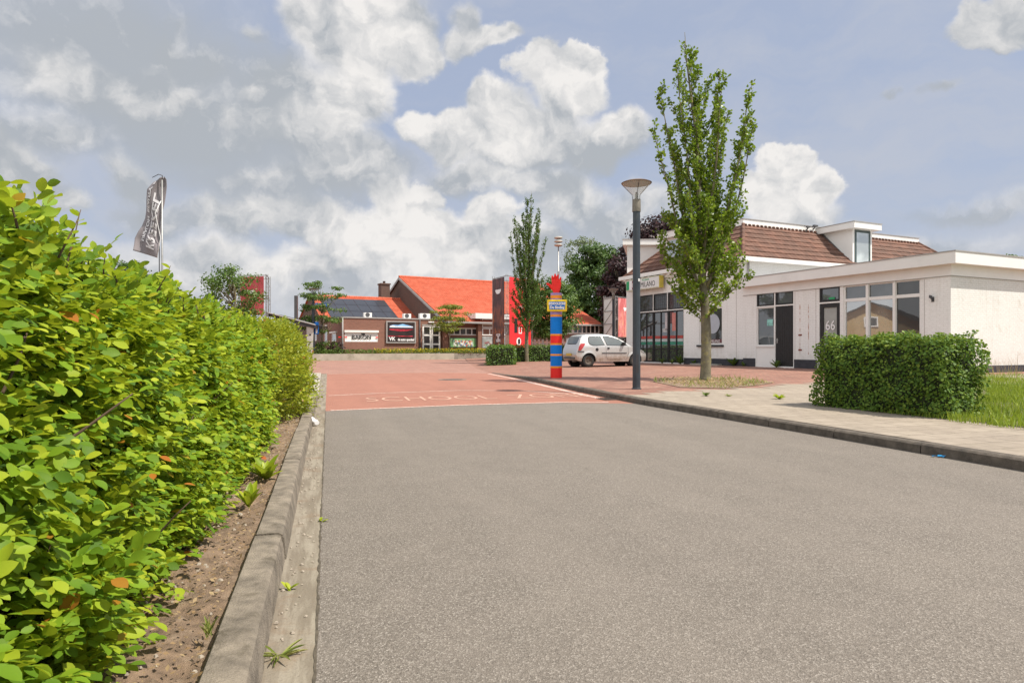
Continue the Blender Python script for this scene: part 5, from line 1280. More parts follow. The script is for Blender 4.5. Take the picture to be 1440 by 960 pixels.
# bicycle shelter with sloping dark roof
BS = empty('bicycle_shelter', (-17.6, 46.5, 0)); tag(BS, 'open shelter with sloping dark roof and pale perforated end panel left of the clubhouse', 'shelter')
mb = MB(); mb.prism([(-.4,0,3.52),(3.2,0,2.60),(3.2,0,2.36),(-.4,0,3.30)],(0,3.2,0)); mb.build('roof', M['dark_trim'], BS)
mb = MB(); mb.tube([(-.4,-.05,3.55),(3.25,-.05,2.62)],.05,8); mb.build('gutter', M['grey_trim'], BS)
for x, xx in ((1.75,1.55),(.3,.2)):
    mb = MB(); mb.box(x-.06,x+.06,.2,.32,0,3.2-x*.25); mb.build('post', M['dark_trim'], BS)
mb = MB(); mb.prism([(2.62,.1,0),(2.95,.1,0),(3.05,.1,2.45),(2.55,.1,2.5)],(0,.1,0)); pn_ = mb.build('end_panel', plain('panel_pale', (.50,.49,.45), .6, .1, 2), BS)
for z in (.75,1.35,1.9):
    mb = MB(); mb.prism([(2.82+.07*math.cos(k*.785),.095,z+.07*math.sin(k*.785)) for k in range(8)],(0,-.01,0)); mb.build('hole', M['black'], pn_)
# far beige building left
FB = empty('beige_building', (-34, 86, 0)); tag(FB, 'far low beige building with dark window band seen under the shelter roof', 'building')
mb = MB(); mb.box(0,14,0,8,0,3.0); mb.build('wall', plain('beige', (.46,.36,.24), .8, .08, 1), FB); mb = MB(); mb.box(-.3,14.3,-.4,8.3,3.0,4.1); mb.build('roof', M['tile_grey'], FB)
for i in range(5): mb = MB(); mb.box(.8+i*2.7,2.7+i*2.7,-.03,.05,.9,2.2); mb.build('window', M['glass_dark'], FB)

# house across the left side: yellow brick, dark roof; also mirrored in the annex windows
YH = empty('yellow_brick_house', (-26, 23.6, -.95)); tag(YH, 'yellow brick gabled house across the street, mirrored in the annex windows', 'house')
mb = MB(); mb.poly([(8.5,0,0),(8.5,9,0),(8.5,9,3.2),(8.5,4.5,5.4),(8.5,0,3.2)]); mb.poly([(0,0,0),(0,0,3.2),(0,4.5,5.4),(0,9,3.2),(0,9,0)]); mb.quad((0,0,0),(8.5,0,0),(8.5,0,3.2),(0,0,3.2)); mb.quad((0,9,0),(0,9,3.2),(8.5,9,3.2),(8.5,9,0))
mb.build('wall', M['brick_yellow'], YH, fix=False)
Sy = math.hypot(4.8, 2.35)
roof_plane('roof', M['tile_grey'], YH, (-.4,-.3,3.08), (1,0,0), (0,4.8,2.35), [(0,0),(9.3,0),(9.3,Sy),(0,Sy)])
roof_plane('roof', M['tile_grey'], YH, (8.9,9.3,3.08), (-1,0,0), (0,-4.8,2.35), [(0,0),(9.3,0),(9.3,Sy),(0,Sy)])
GH = empty('grey_garage', (-21, 14.5, 0)); tag(GH, 'dark grey flat-roofed house corner showing over the left end of the tall hedge', 'house')
mb = MB(); mb.box(0,7.5,0,3.5,0,3.75); mb.build('wall', M['brick_dark'], GH); mb = MB(); mb.box(-.2,7.7,-.2,3.7,3.75,4.10); mb.build('roof', M['dark_grey'], GH); mb = MB(); mb.box(6.6,6.9,2.4,2.7,4.10,4.6); mb.build('chimney', M['black'], GH)
win(YH, 1.5, 3.3, 1.2, 2.5, 8.52, .09, 'white_paint', 'glass', depth=.05); win(YH, 5.5, 7.3, 1.2, 2.5, 8.52, .09, 'white_paint', 'glass', depth=.05); win(YH, 4.0, 5.0, 3.5, 4.3, 8.52, .09, 'white_paint', 'glass', depth=.05)
# ================================================================= TREES
def big_tree():
    root = empty('street_tree', (5.2, 17.1, HP(5.2,17.1))); tag(root, 'tallest slender young street tree, standing in the small bed before the white house', 'tree', 'slender young street trees')
    tr = MB(); tips = []
    Ht = 9.1
    def ax(z): t = z/Ht; return Vector((-.50*t**1.7+.05*math.sin(z*1.3), .1*t+.04*math.sin(z*.9+1), z))
    zs = [0,.06,.2,.6,1.2,1.8,2.6,3.4,4.3,5.3,6.3,7.3,8.2,9.0]
    tr.tube([ax(z) for z in zs], [.17,.15,.14,.133,.128,.12,.10,.085,.07,.055,.042,.03,.018,.006], 14)
    br = []
    def env(z): # crown radius
        pts = [(1.5,.5),(2.0,1.15),(2.6,1.25),(3.2,1.15),(4.2,1.15),(5.2,1.30),(6.2,1.4),(7.0,1.3),(7.6,.95),(8.3,.5),(9.2,.12)]
        for (a,b),(c,d) in zip(pts, pts[1:]):
            if z <= c: return b+(d-b)*max(0,(z-a)/(c-a))
        return .1
    limbs = MB(); LP, LD = [], []
    def branch(p, d, L, r, lvl, rise):
        n = 7; q = [p]; dd = d.normalized()
        for k in range(n):
            dd = (dd+Vector((random.uniform(-.12,.12),random.uniform(-.12,.12),rise+random.uniform(-.05,.08)))).normalized(); q.append(q[-1]+dd*L/n)
        limbs.tube(q, [r*(1-.8*k/n) for k in range(n+1)], 6)
        st = .11 if lvl == 0 else .085
        m = int(L/st)
        for k in range(m):
            t = (k+random.random()*.6)/m
            if lvl == 0 and t < .12: continue
            i = min(n-1, int(t*n)); b = q[i].lerp(q[i+1], t*n-i)
            if lvl < 2 and random.random() < (.55 if lvl == 0 else .30):
                side = Vector((random.uniform(-1,1),random.uniform(-1,1),random.uniform(.3,1.0))).normalized()
                branch(b, (dd+side*1.0), L*random.uniform(.14,.30)*(1.15-t*.5), r*.4, lvl+1, .10)
            LP.append(b); LD.append(dd)
        LP.append(q[-1]); LD.append(dd)
    # leaders reaching the three tops
    for (z0, tip, r) in ((2.6, (.42,.1,7.9), .05), (2.3, (1.15,-.15,7.45), .05), (2.2, (1.45,.35,6.75), .045), (2.6, (-1.15,.2,7.5), .045), (3.2, (-.85,-.35,8.0), .04), (2.3, (-1.42,-.25,6.3), .045),
                         (2.8, (.1,1.1,7.4), .045), (3., (.1,-1.1,7.2), .045), (3.3, (.75,.6,7.0), .04), (4.2, (-.3,.3,8.7), .035), (2.6,(-.7,.9,6.6),.04), (2.7,(.8,-.9,6.4),.04)):
        b = ax(z0); tv = Vector(tip); n = 12; q = []
        for k in range(n+1):
            t = k/n; s = t**.75; q.append(Vector((b.x+(tv.x-b.x)*s+.03*math.sin(t*9+z0), b.y+(tv.y-b.y)*s+.03*math.cos(t*8+z0), b.z+(tv.z-b.z)*t**1.05)))
        limbs.tube(q, [r*(1-.85*k/n) for k in range(n+1)], 7)
        for k in range(2, n+1):
            for _ in range(3 if k < n else 4):
                p = q[k-1].lerp(q[k], random.random()); a = random.uniform(0,6.28)
                branch(p, Vector((math.cos(a)*.75,math.sin(a)*.75,.75)), random.uniform(.22,.55)*(1.1-.045*k), .010, 1, .12)
    a = 0
    z = 1.50
    while z < 8.7:
        a += 2.4+random.uniform(-.3,.3); e = env(z+.5)
        low = z < 3.9
        L = (e*random.uniform(.95,1.3))*(1.05 if low else .8)
        branch(ax(z), Vector((math.cos(a), math.sin(a), .45 if low else .9)), L, .018 if low else .014, 0, .05 if low else .14)
        z += .065 if low else .18
    tk = tr.build('trunk', M['bark'], root, smooth=True); limbs.build('limbs', M['bark'], root, smooth=True)
    LP = np.array([tuple(v) for v in LP]); LD = np.array([tuple(v) for v in LD]); k = 5
    print('tree leaf nodes', len(LP))
    if len(LP) > 11500: s = rng.choice(len(LP), 11500, False); LP, LD = LP[s], LD[s]
    P = np.repeat(LP, k, 0); N = len(P); dr = nrm(np.repeat(LD, k, 0)*.3+rdir(N)); P = P+dr*.025+rng.normal(size=(N,3))*.025
    leaves('crown', P, dr, nrm(rdir(N)+np.array([0,0,.9])), rng.uniform(.05,.088,N), M['leaf_poplar'], root, LEAF_ROUND, 1.05)
    return root
T1 = big_tree()
T1.scale = (1,1,1.045)
T2 = copy_tree(T1); T2.location = (.93, 38.4, .03); T2.rotation_euler = (0,0,2.3); T2.scale = (.88,.88,1.14)
for c_ in T2.children:
    if c_.name.startswith('crown'): c_.data = c_.data.copy(); c_.data.materials[0] = M['leaf_green']  # darker leaf colour stands in for the backlit shade of this crown
T2['label'] = 'thin upright street tree standing between the two low hedges by the red banner tower'

def tree(name, label, loc, H, zc, rx, rz, nclump, nleaf, ls, mat, trunk_r=.15, bark='bark_dark', group=None, shape='round', seed=0, gap=.0, clump_r=.22):
    root = empty(name, loc); tag(root, label, 'tree', group)
    rs = np.random.default_rng(seed)
    d = nrm(rs.normal(size=(nclump,3))); r = rs.uniform(.35,1,nclump)**.5
    C = d*r[:,None]; 
    if shape == 'cone': C[:,:2] *= (1-.5*np.clip((C[:,2]+1)/2,0,1))[:,None]*1.25
    if shape == 'layer': C[:,2] = np.round(C[:,2]*3)/3+rs.uniform(-.07,.07,nclump)
    C = C*np.array([rx,rx,rz])+np.array([0,0,zc])
    cr = min(rx,rz)*clump_r*rs.uniform(.7,1.4,nclump)
    per = nleaf//nclump; idx = np.repeat(np.arange(nclump), per); N = len(idx)
    dd = nrm(rs.normal(size=(N,3))); dd[:,2] = dd[:,2]*.7; rr = rs.uniform(.4,1.05,N)
    sc = np.array([1.,1.,.35]) if shape == 'layer' else np.array([1.15,1.15,.8])
    P = C[idx]+dd*rr[:,None]*cr[idx][:,None]*sc*(1.5 if shape == 'layer' else 1.2)
    out = nrm(dd+np.array([0,0,.5]))
    leaves('crown', P, nrm(np.cross(out, rs.normal(size=(N,3)))+np.array([0,0,-.3])), nrm(out+rs.normal(size=(N,3))*.35), rs.uniform(ls*.6,ls,N), M[mat], root, LEAF_MID, 1.25)
    mb = MB(); mb.tube([(0,0,0),(0,0,zc*.4),(.03*H,0,zc),(0,0,zc+rz*.55)],[trunk_r,trunk_r*.8,trunk_r*.5,trunk_r*.15],10); mb.build('trunk', M[bark], root, smooth=True)
    mb = MB()
    for i in range(0, nclump, max(1, nclump//40)):
        c = Vector(C[i]); s = Vector((0,0,max(zc-rz*.8, c.z-rx*.7))); m_ = s.lerp(c,.5)+Vector((0,0,-.05*rz)); mb.tube([s,m_,c],[trunk_r*.35,trunk_r*.22,trunk_r*.06],5)
    mb.build('limbs', M[bark], root, smooth=True)
    return root
tree('round_tree', 'round dark green tree standing right behind the coloured post', (3.1,48,0), 6.3, 3.7, 1.75, 2.5, 150, 13000, .20, 'leaf_green', seed=3, clump_r=.26)
tree('broad_tree', 'large full green tree left of the copper beech', (10.3,78,0), 14, 7.4, 3.7, 6.2, 240, 22000, .42, 'leaf_far', .3, seed=4, clump_r=.24)
tree('airy_tree', 'loose pale tree rising behind the large green tree', (10.7,92,0), 18, 12.5, 3.9, 5.2, 80, 4200, .34, 'leaf_pale', .25, seed=5, clump_r=.2)
tree('copper_beech', 'dark purple copper beech behind the pizzeria roof', (17.3,74,0), 16, 10.6, 4.6, 5.6, 280, 24000, .40, 'leaf_copper', .4, seed=6, clump_r=.22)
tree('copper_beech', 'smaller dark copper tree between the green tree and the white house', (10.6,62,0), 9, 5.2, 2.0, 4.7, 150, 10000, .34, 'leaf_copper', .3, seed=16, clump_r=.25)
x, _ = bp(453, 480, -1.2); p = lp(x, -1.2, .42)
tree('ornamental_tree', 'small spreading tree in the bed at the left corner of the clubhouse', p, 6.4, 3.55, 1.65, 2.5, 70, 3600, .18, 'leaf_green', .07, 'bark', 'small ornamental trees before the clubhouse', 'layer', 7, clump_r=.20)
x, _ = bp(632, 480, -1.2); p = lp(x, -1.2, .40)
tree('ornamental_tree', 'small round-crowned tree in front of the big orange roof', p, 4.6, 3.0, 1.5, 1.45, 46, 3000, .17, 'leaf_field', .05, 'bark', 'small ornamental trees before the clubhouse', 'layer', 8, clump_r=.26)
tree('field_maple', 'small leafy tree rising over the tall hedge before the left red banner tower', (-13.6,31,0), 4.7, 3.5, 1.35, 1.45, 50, 3600, .15, 'leaf_green', .08, 'bark', None, 'round', 9, clump_r=.28)
tree('garden_tree', 'dark garden tree at the left edge over the hedge', (-33.4,40,0), 10.4, 7.3, 2.6, 3.2, 80, 6000, .26, 'leaf_far', .2, seed=10, group='garden trees beyond the tall hedge')
tree('garden_tree', 'low dark garden tree behind the hedge left of the flag', (-26.6,44,0), 7.0, 4.9, 1.8, 2.1, 70, 5000, .24, 'leaf_far', .2, seed=12, group='garden trees beyond the tall hedge')
tree('garden_tree', 'dark garden tree crown peeking between hedge and flag', (-22.9,41,0), 5.6, 3.9, 1.5, 1.7, 60, 4000, .22, 'leaf_far', .2, seed=13, group='garden trees beyond the tall hedge')
tree('garden_tree', 'green tree tip just above the annex roof at the right edge', (39.4,50,0), 8.6, 6.4, 1.3, 2.0, 40, 2200, .22, 'leaf_green', .15, seed=14, group='garden trees behind the white annex')

# ================================================================= STREET FURNITURE
M['lamp_cap'] = plain('lamp_cap', (.16,.105,.07), .5, .35, 5)
m, nt_, b_ = newmat('lamp_glass'); b_.inputs['Base Color'].default_value = (.75,.75,.72,1); b_.inputs['Roughness'].default_value = .25; M['lamp_glass'] = m
tr_ = nt_.nodes.new('ShaderNodeBsdfTransparent'); mx_ = nt_.nodes.new('ShaderNodeMixShader'); mx_.inputs[0].default_value = .34; nt_.links.new(tr_.outputs[0], mx_.inputs[1]); nt_.links.new(b_.outputs[0], mx_.inputs[2]); nt_.links.new(mx_.outputs[0], nt_.nodes['Material Output'].inputs[0])
def lamp(label, loc, H=4.52, group='cone-headed lamp posts'):
    root = empty('street_lamp', loc); tag(root, label, 'lamp post', group)
    mb = MB(); mb.lathe([(.0,0),(.105,0),(.105,.02),(.085,.03),(.082,1.2),(.078,H-.62),(.0,H-.62)], n=20); mb.build('pole', M['pole'], root, smooth=True, auto=40)
    mb = MB(); mb.lathe([(0,H-.62),(.09,H-.62),(.092,H-.60),(.088,H-.36),(.0,H-.36)], n=20); mb.build('collar', M['rust_metal'], root, smooth=True, auto=40)
    mb = MB(); mb.lathe([(.085,H-.36),(.075,H-.27),(.10,H-.24),(.315,H-.01)], n=32); mb.build('shade', M['lamp_glass'], root, smooth=True, auto=50)
    mb = MB(); mb.lathe([(0,H+.055),(.12,H+.05),(.27,H+.02),(.325,H-.005),(.315,H-.02),(.28,H-.012),(0,H-.01)], n=32); mb.build('cap', M['lamp_cap'], root, smooth=True, auto=40)
    mb = MB(); mb.lathe([(0,H-.36),(.035,H-.36),(.035,H-.24),(.015,H-.2),(0,H-.2)], n=12); mb.build('bulb', M['metal'], root, smooth=True)
    for k in range(3):
        a = .5+k*2.094; mb = MB(); mb.tube([(.085*math.cos(a),.085*math.sin(a),H-.36),(.10*math.cos(a),.10*math.sin(a),H-.245),(.318*math.cos(a),.318*math.sin(a),H-.012)],.006,5); mb.build('strut', M['dark_trim'], root)
    return root
L1_ = lamp('tall dark lamp post with glass cone head on the pavement edge before the street tree', (2.67,13.65,HP(2.67,13.65)), 4.42)
mb = MB(); mb.box(.02,.055,-.09,-.08,2.30,2.36); mb.build('sticker', M['white_ink'], L1_)
mb = MB(); mb.box(-.03,.03,-.084,-.078,.35,.75); mb.build('access_hatch', M['dark_trim'], L1_)
L2_ = lamp('lamp post behind the roof of the silver car beside the pink banner tower', (6.2,38.9,.1), 4.45)
x, _ = bp(440.5, 480, -1.6); p = lp(x, -1.6, .42)
L3_ = lamp('far lamp post with blue street name sign in the bed left of the clubhouse', p, 4.9); L3_.scale = (1.35,1.35,1)
mb = MB(); mb.box(.1,.75,-.02,.02,3.62,3.86); mb.build('street_name_sign', M['sign_blue'], L3_)
mb = MB(); mb.box(.14,.71,-.024,-.021,3.70,3.77); mb.build('sign_lettering', M['white_ink'], L3_)
mb = MB(); mb.box(.08,.30,-.03,.03,1.55,2.45); mb.build('information_plate', M['sign_blue'], L3_)
mb = MB(); mb.box(.14,.24,-.034,-.031,1.62,2.0); mb.build('plate_mark', M['white_ink'], L3_)

# siren mast
SM = empty('siren_mast', (5.1,70,0)); tag(SM, 'tall thin warning siren mast with three stacked grey horns', 'siren mast')
mb = MB(); mb.tube([(0,0,0),(0,0,6),(0,0,12.1)],[.12,.09,.06],10); mb.build('pole', M['metal'], SM, smooth=True)
for i in range(3):
    z = 12.05+i*.40; mb = MB(); mb.lathe([(0,z+.0),(.30,z+.02),(.46,z+.10),(.47,z+.18),(.40,z+.26),(.15,z+.31),(0,z+.31)], n=20); mb.build('horn', plain('horn%d' % i, (.42,.40,.36), .5, .1, 3), SM, smooth=True, auto=60)
mb = MB(); mb.box(-.12,.12,-.2,.0,8.9,9.3); mb.build('control_box', M['metal'], SM)

# coloured school post with hand
PX, PY = 1.30, 18.7
SP = empty('school_zone_post', (PX,PY,HP(PX,PY))); tag(SP, 'blue post with red, orange and lilac bands and a red hand on top', 'school post')
def pz(py): return EYE-(py-HZ)/F*PY-HP(PX,PY)
rad = .172
bands = [(531,517,'red'),(517,514.5,'orange_paint'),(514.5,500,'blue_paint'),(500,497.5,'orange_paint'),(497.5,485,'blue_paint'),(485,482.5,'orange_paint'),(482.5,472,'red'),(472,469.5,'orange_paint'),
         (469.5,445.5,'blue_paint'),(445.5,442.5,'orange_paint'),(442.5,420,'lilac'),(420,415.5,'orange_paint'),(415.5,412,'lilac')]
for a, b, mt in bands:
    z0, z1 = max(0,pz(a)), pz(b); r = rad*(.97 if z0 > 1.9 else 1.0)
    mb = MB(); mb.lathe([(0,z0),(r,z0),(r,z1),(0,z1)], n=32); mb.build('band', M[mt], SP, smooth=True, auto=40)
# hand: palm and five fingers grown as rounded tapered forms
hb = MB(); zt = pz(412)
hb_prof = [(-.085,0),(.085,0),(.10,.06),(.13,.16),(.145,.27),(.135,.36),(-.125,.36),(-.135,.27),(-.12,.16),(-.10,.06)]
hb.prism([(x,-.045,zt+z) for x,z in hb_prof],(0,.09,0))
for (x0,x1,z0,L,r) in ((-.10,-.115,.32,.20,.037),(-.033,-.035,.34,.235,.038),(.037,.045,.34,.215,.037),(.10,.125,.31,.165,.034)):
    pts = []; rr = []
    for k in range(7):
        t = k/6; pts.append((x0+(x1-x0)*t+(x1-x0)*.4*t, -.012*t*t*3, zt+z0+L*t)); rr.append(r*(1-.12*t) if k < 5 else (r*.72 if k == 5 else r*.25))
    hb.tube(pts, rr, 12)
pts = [(-.08,0,zt+.10),(-.15,-.005,zt+.19),(-.21,-.01,zt+.245),(-.27,-.015,zt+.27),(-.295,-.015,zt+.278)]
hb.tube(pts,[.05,.047,.042,.034,.012],12)
ho = hb.build('hand', M['red'], SP)
md = ho.modifiers.new('remesh','REMESH'); md.mode = 'VOXEL'; md.voxel_size = .009; md.use_smooth_shade = True
md = ho.modifiers.new('smooth','SMOOTH'); md.iterations = 4; md.factor = .5
zs0, zs1 = pz(438.5), pz(422)
mb = MB(); mb.box(-.28,.30,-.235,-.19,zs0,zs1); sb = mb.build('sign_board', M['yellow_paint'], SP, bevel=.02)
mb = MB(); mb.box(-.215,.235,-.242,-.236,zs0+.06,zs1-.06); mb.build('sign_face', M['sign_blue'], sb)
text('SCHOOLZONE', .09, M['white_ink'], sb, frame_m((.01,-.246,(zs0+zs1)/2+.052),(1,0,0),(0,0,1)), squash=.80, bold=.005)
text('De Binding', .105, M['white_ink'], sb, frame_m((.01,-.246,(zs0+zs1)/2-.055),(1,0,0),(0,0,1)), squash=.88, bold=.005)
mb = MB(); mb.box(-.10,.10,-.19,-.15,zs0+.05,zs0+.12); mb.box(-.10,.10,-.19,-.15,zs1-.12,zs1-.05); mb.build('bracket', M['metal'], sb)

# ---- banner towers
def printmat(name, a, b, c, scale=.7):
    m, nt, bs = newmat(name); co = objc(nt)
    mp = nt.nodes.new('ShaderNodeMapping'); nt.links.new(co, mp.inputs[0]); mp.inputs['Scale'].default_value = (1.6,1.6,.45)
    n = noise(nt, mp.outputs[0], scale*2.2, 7, .65, .8); s = nt.nodes.new('ShaderNodeSeparateXYZ'); nt.links.new(co, s.inputs[0])
    col = mixc(nt, mrange(nt, n, .42, .62), a, b)
    band = mth(nt, 'MULTIPLY', mrange(nt, s.outputs[2], .6, 1.6), mrange(nt, s.outputs[2], 4.2, 2.4))
    n2 = noise(nt, mp.outputs[0], scale*4, 6, .6, 1.2)
    col = mixc(nt, mth(nt, 'MULTIPLY', band, mrange(nt, n2, .46, .62)), col, c)
    nt.links.new(col, bs.inputs['Base Color']); bs.inputs['Roughness'].default_value = .5; return m
def tower(label, near, fl, fr, zb, zt, prl, prr, name='banner_tower'):
    """near: nearest corner; fl / fr: ends of the left and right faces"""
    root = empty(name, (near[0], near[1], 0)); tag(root, label, 'banner tower', 'banner towers of the football club')
    n = Vector((0,0,0)); L = Vector((fl[0]-near[0], fl[1]-near[1], 0)); Rr = Vector((fr[0]-near[0], fr[1]-near[1], 0)); bk = L+Rr
    for c in (n, L, Rr, bk):
        mb = MB()
        for k in range(3):
            a = k*2.094; o = Vector((math.cos(a),math.sin(a),0))*.09; mb.tube([c+o, c+o+Vector((0,0,zt+.25 if c != n else zt+.15))], .022, 6)
        z = .1; k = 0
        while z < zt: 
            a = k*2.094; b = (k+1)*2.094; mb.tube([c+Vector((math.cos(a),math.sin(a),0))*.09+Vector((0,0,z)), c+Vector((math.cos(b),math.sin(b),0))*.09+Vector((0,0,z+.35))], .012, 5); z += .35; k += 1
        mb.build('truss_post', M['metal'], root)
    mb = MB()
    for a, b in ((n,L),(n,Rr),(L,bk),(Rr,bk)):
        for z in (zt+.08, (zt+zb)/2, zb): mb.tube([a+Vector((0,0,z)), b+Vector((0,0,z))], .03, 6)
    mb.build('truss_beam', M['metal'], root)
    out = []
    for v, pr in ((L,prl),(Rr,prr)):
        u = v.normalized(); nn = Vector((u.y,-u.x,0)); nn = nn if nn.y < 0 else -nn
        if pr is None: out.append(None); continue
        a = u*.16; b = v-u*.16
        N_ = 10; mb = MB(); mb.prism([a+nn*.12+Vector((0,0,zb)), b+nn*.12+Vector((0,0,zb)), b+nn*.12+Vector((0,0,zt)), a+nn*.12+Vector((0,0,zt))], -nn*.02)
        o = mb.build('banner', pr, root); out.append((o, a+nn*.12, b+nn*.12, nn, u))
    return root, out
M['print_dark'] = printmat('print_dark', (.05,.018,.018), (.16,.055,.045), (.45,.14,.04))
M['print_red'] = plain('print_red', (.68,.03,.035), .5, .12, .6)
M['print_pink'] = printmat('print_pink', (.55,.12,.12), (.72,.33,.32), (.75,.42,.25))
M['print_white'] = plain('print_white', (.80,.80,.80), .6, .06, 1)
M['print_left'] = printmat('print_left', (.42,.05,.06), (.55,.10,.11), (.50,.09,.08), .5)
ppt = lambda px, Y: ((px-720)/F*Y, Y)
zz_ = lambda py, Y: EYE-(py-HZ)/F*Y
n_, l_, r_ = ppt(712.5,44), ppt(693.5,46.2), ppt(746.5,46.3)
tw, fs = tower('banner tower with brown flame print left and bright red club print right', n_, l_, r_, .7, zz_(389,44), M['print_dark'], M['print_red'])
o, a, b, nn, u = fs[0]; u2 = -u if u.x < 0 else u; wL = (b-a).length; mid = (a+b)/2+nn*.004
def T3(s, sz, z, mat, o, mid, u2, **k): text(s, sz, mat, o, frame_m((mid.x, mid.y, z), u2, (0,0,1)), **k)
def shield(o, mid, u2, z, w, h, mat):
    mb = MB(); mb.prism([mid+u2*x+Vector((0,0,z+y)) for x, y in ((-w/2,h*.35),(w/2,h*.35),(w*.42,-h*.1),(w*.2,-h*.5),(-w*.2,-h*.5),(-w*.42,-h*.1))], nn*.006); mb.build('club_shield', mat, o)
shield(o, mid, u2, zz_(409.5,45), wL*.50, .36, M['white_ink'])
T3('WIJ ZIJN', .24, zz_(471,45), M['white_ink'], o, mid, u2, squash=.8, bold=.006); T3('X', .34, zz_(475,45), M['white_ink'], o, mid, u2, bold=.02); T3('TALENTS', .26, zz_(479,45), M['white_ink'], o, mid, u2, squash=.75, bold=.008)
o, a, b, nn, u = fs[1]; u2 = u if u.x > 0 else -u; base_m = a+nn*.004
def onr(f): return a+u*((b-a).length*f)+nn*.004
def plate(name, mat, f0, f1, z0, z1, ex=.006, off=0.):
    mb = MB(); p, q = onr(f0)+nn*off, onr(f1)+nn*off; mb.prism([p+Vector((0,0,z0)), q+Vector((0,0,z0)), q+Vector((0,0,z1)), p+Vector((0,0,z1))], nn*ex); mb.build(name, mat, o)
plate('black_bar', M['black_ink'], .22, .36, zz_(468,45), zz_(448,45)); plate('white_mark', M['white_ink'], .42, .56, zz_(469,45), zz_(460,45)); plate('mark_centre', M['red'], .45, .53, zz_(467.5,45), zz_(460.5,45), .008, .004)
T3('kies', .5, zz_(401,45), M['white_ink'], o, onr(.42), u2); T3('VRIEND', .26, zz_(432,45), M['white_ink'], o, onr(.5), u2, squash=.8)
mb = MB(); cc = onr(.42); mb.prism([cc+u*(.27*math.cos(k*.2618))+Vector((0,0,zz_(480,45)+.27*math.sin(k*.2618))) for k in range(24)], nn*.006); mb.build('round_logo', M['white_ink'], o)
mb = MB(); mb.prism([cc+nn*.008+u*(.03+.14*math.cos(k*.785)*(1+.3*(k%2)))+Vector((0,0,zz_(480,45)+.20*math.sin(k*.785))) for k in range(8)], nn*.004); mb.build('logo_figure', M['black_ink'], o)
# left tower over the hedge
n_, l_, r_ = ppt(375,45), ppt(337,45.6), ppt(378.5,47.5)
tw, fs = tower('red banner tower rising over the tall hedge left of the clubhouse', n_, l_, r_, 3.3, zz_(388.5,45), M['print_left'], None)
o, a, b, nn, u = fs[0]; u2 = -u if u.x < 0 else u
shield(o, (a+b)/2+nn*.004+u2*-.1, u2, zz_(410,45), .7, .35, M['white_ink'])
# right tower
n_, l_, r_ = ppt(866,47), ppt(850,48.5), ppt(889,49)
tw, fs = tower('banner tower with blank white left face and pink print beside the pizzeria', n_, l_, r_, zz_(473.5,47.5), zz_(418.5,47), M['print_white'], M['print_pink'])
o, a, b, nn, u = fs[1]; u2 = u if u.x > 0 else -u
shield(o, a+u*((b-a).length*.45)+nn*.004, u2, zz_(434,47.5), .50, .30, M['white_ink'])
o, a, b, nn, u = fs[0]; mb = MB(); Hh = zz_(418.5,47)-zz_(473.5,47)
for k in range(3): mb.tube([a+nn*.03+Vector((0,0,zz_(418.5,47)-k*Hh/3)), b+nn*.03+Vector((0,0,zz_(418.5,47)-(k+1)*Hh/3))], .02, 5); mb.tube([a+nn*.03+Vector((0,0,zz_(418.5,47)-k*Hh/3)), b+nn*.03+Vector((0,0,zz_(418.5,47)-k*Hh/3))], .025, 5)
mb.build('brace', M['metal'], o)

# picket fence behind the low hedge
PF = empty('picket_fence', (2.2,47,0)); tag(PF, 'weathered pink and grey picket fence behind the low hedge', 'fence')
cols_ = [plain('picket%d' % i, c_, .8, .2, 4) for i, c_ in enumerate(((.50,.34,.32),(.42,.40,.38),(.55,.42,.40)))]
for i in range(15):
    mb = MB(); x = -1.2+i*.30; mb.box(x,x+.16,0,.03,.2,1.62+random.uniform(-.08,.08)); mb.build('picket', cols_[i % 3], PF)
mb = MB(); mb.box(-1.3,3.3,.03,.07,.5,.6); mb.box(-1.3,3.3,.03,.07,1.2,1.3); mb.build('rail', cols_[1], PF)

# ---- flag
FY = 20.0
FLG = empty('banner_flag', ((228-720)/F*FY, FY, 0)); tag(FLG, 'grey advertising flag with mirrored white lettering seen from behind, over the hedge', 'flag')
mb = MB(); mb.tube([(0,0,0),(0,0,3),(.0,0,6.25)],[.035,.03,.022],10); mb.build('pole', M['metal'], FLG, smooth=True)
mb = MB(); mb.tube([(-.10,.02,0),(-.10,.02,4.9)],.016,8); mb.tube([(.0,0,6.25),(.02,-.02,6.38),(-.1,-.02,6.42),(-.3,-.02,6.32)],[.018,.015,.012,.01],8); mb.build('halyard_pole', M['dark_grey'], FLG, smooth=True)
mpx = FY/F
LE = [(0,-41,352),(.15,-41,334),(.30,-38,326),(.42,-33,316),(.5,-30,305),(.7,-29,280),(.85,-26,264),(.93,-16,254),(1.,-6,250)]
RE = [(0,-5,363),(.3,-4,340),(.6,-3,310),(.8,2,283),(.9,5,262),(.96,5,252),(1.,2,247.5)]
def interp(T, t):
    for a, b in zip(T, T[1:]):
        if t <= b[0]:
            f = (t-a[0])/(b[0]-a[0]); return a[1]+(b[1]-a[1])*f, a[2]+(b[2]-a[2])*f
    return T[-1][1:]
def FF(s, t, off=0.):
    l = interp(LE, t); r = interp(RE, t); x = l[0]+(r[0]-l[0])*s; y = l[1]+(r[1]-l[1])*s
    dep = .06*math.sin(s*5.5+t*3)+.025*math.sin(s*11-t*6)+.025*math.sin(t*13+s*3)+.18*(1-s)*math.sin(t*2.5)
    return Vector((x*mpx, dep-off, EYE-(y-HZ)*mpx))
ns, ntt = 24, 48; mb = MB()
vs = [FF(i/ns, j/ntt) for j in range(ntt+1) for i in range(ns+1)]
mb.add(vs, [(j*(ns+1)+i, j*(ns+1)+i+1, (j+1)*(ns+1)+i+1, (j+1)*(ns+1)+i) for j in range(ntt) for i in range(ns)])
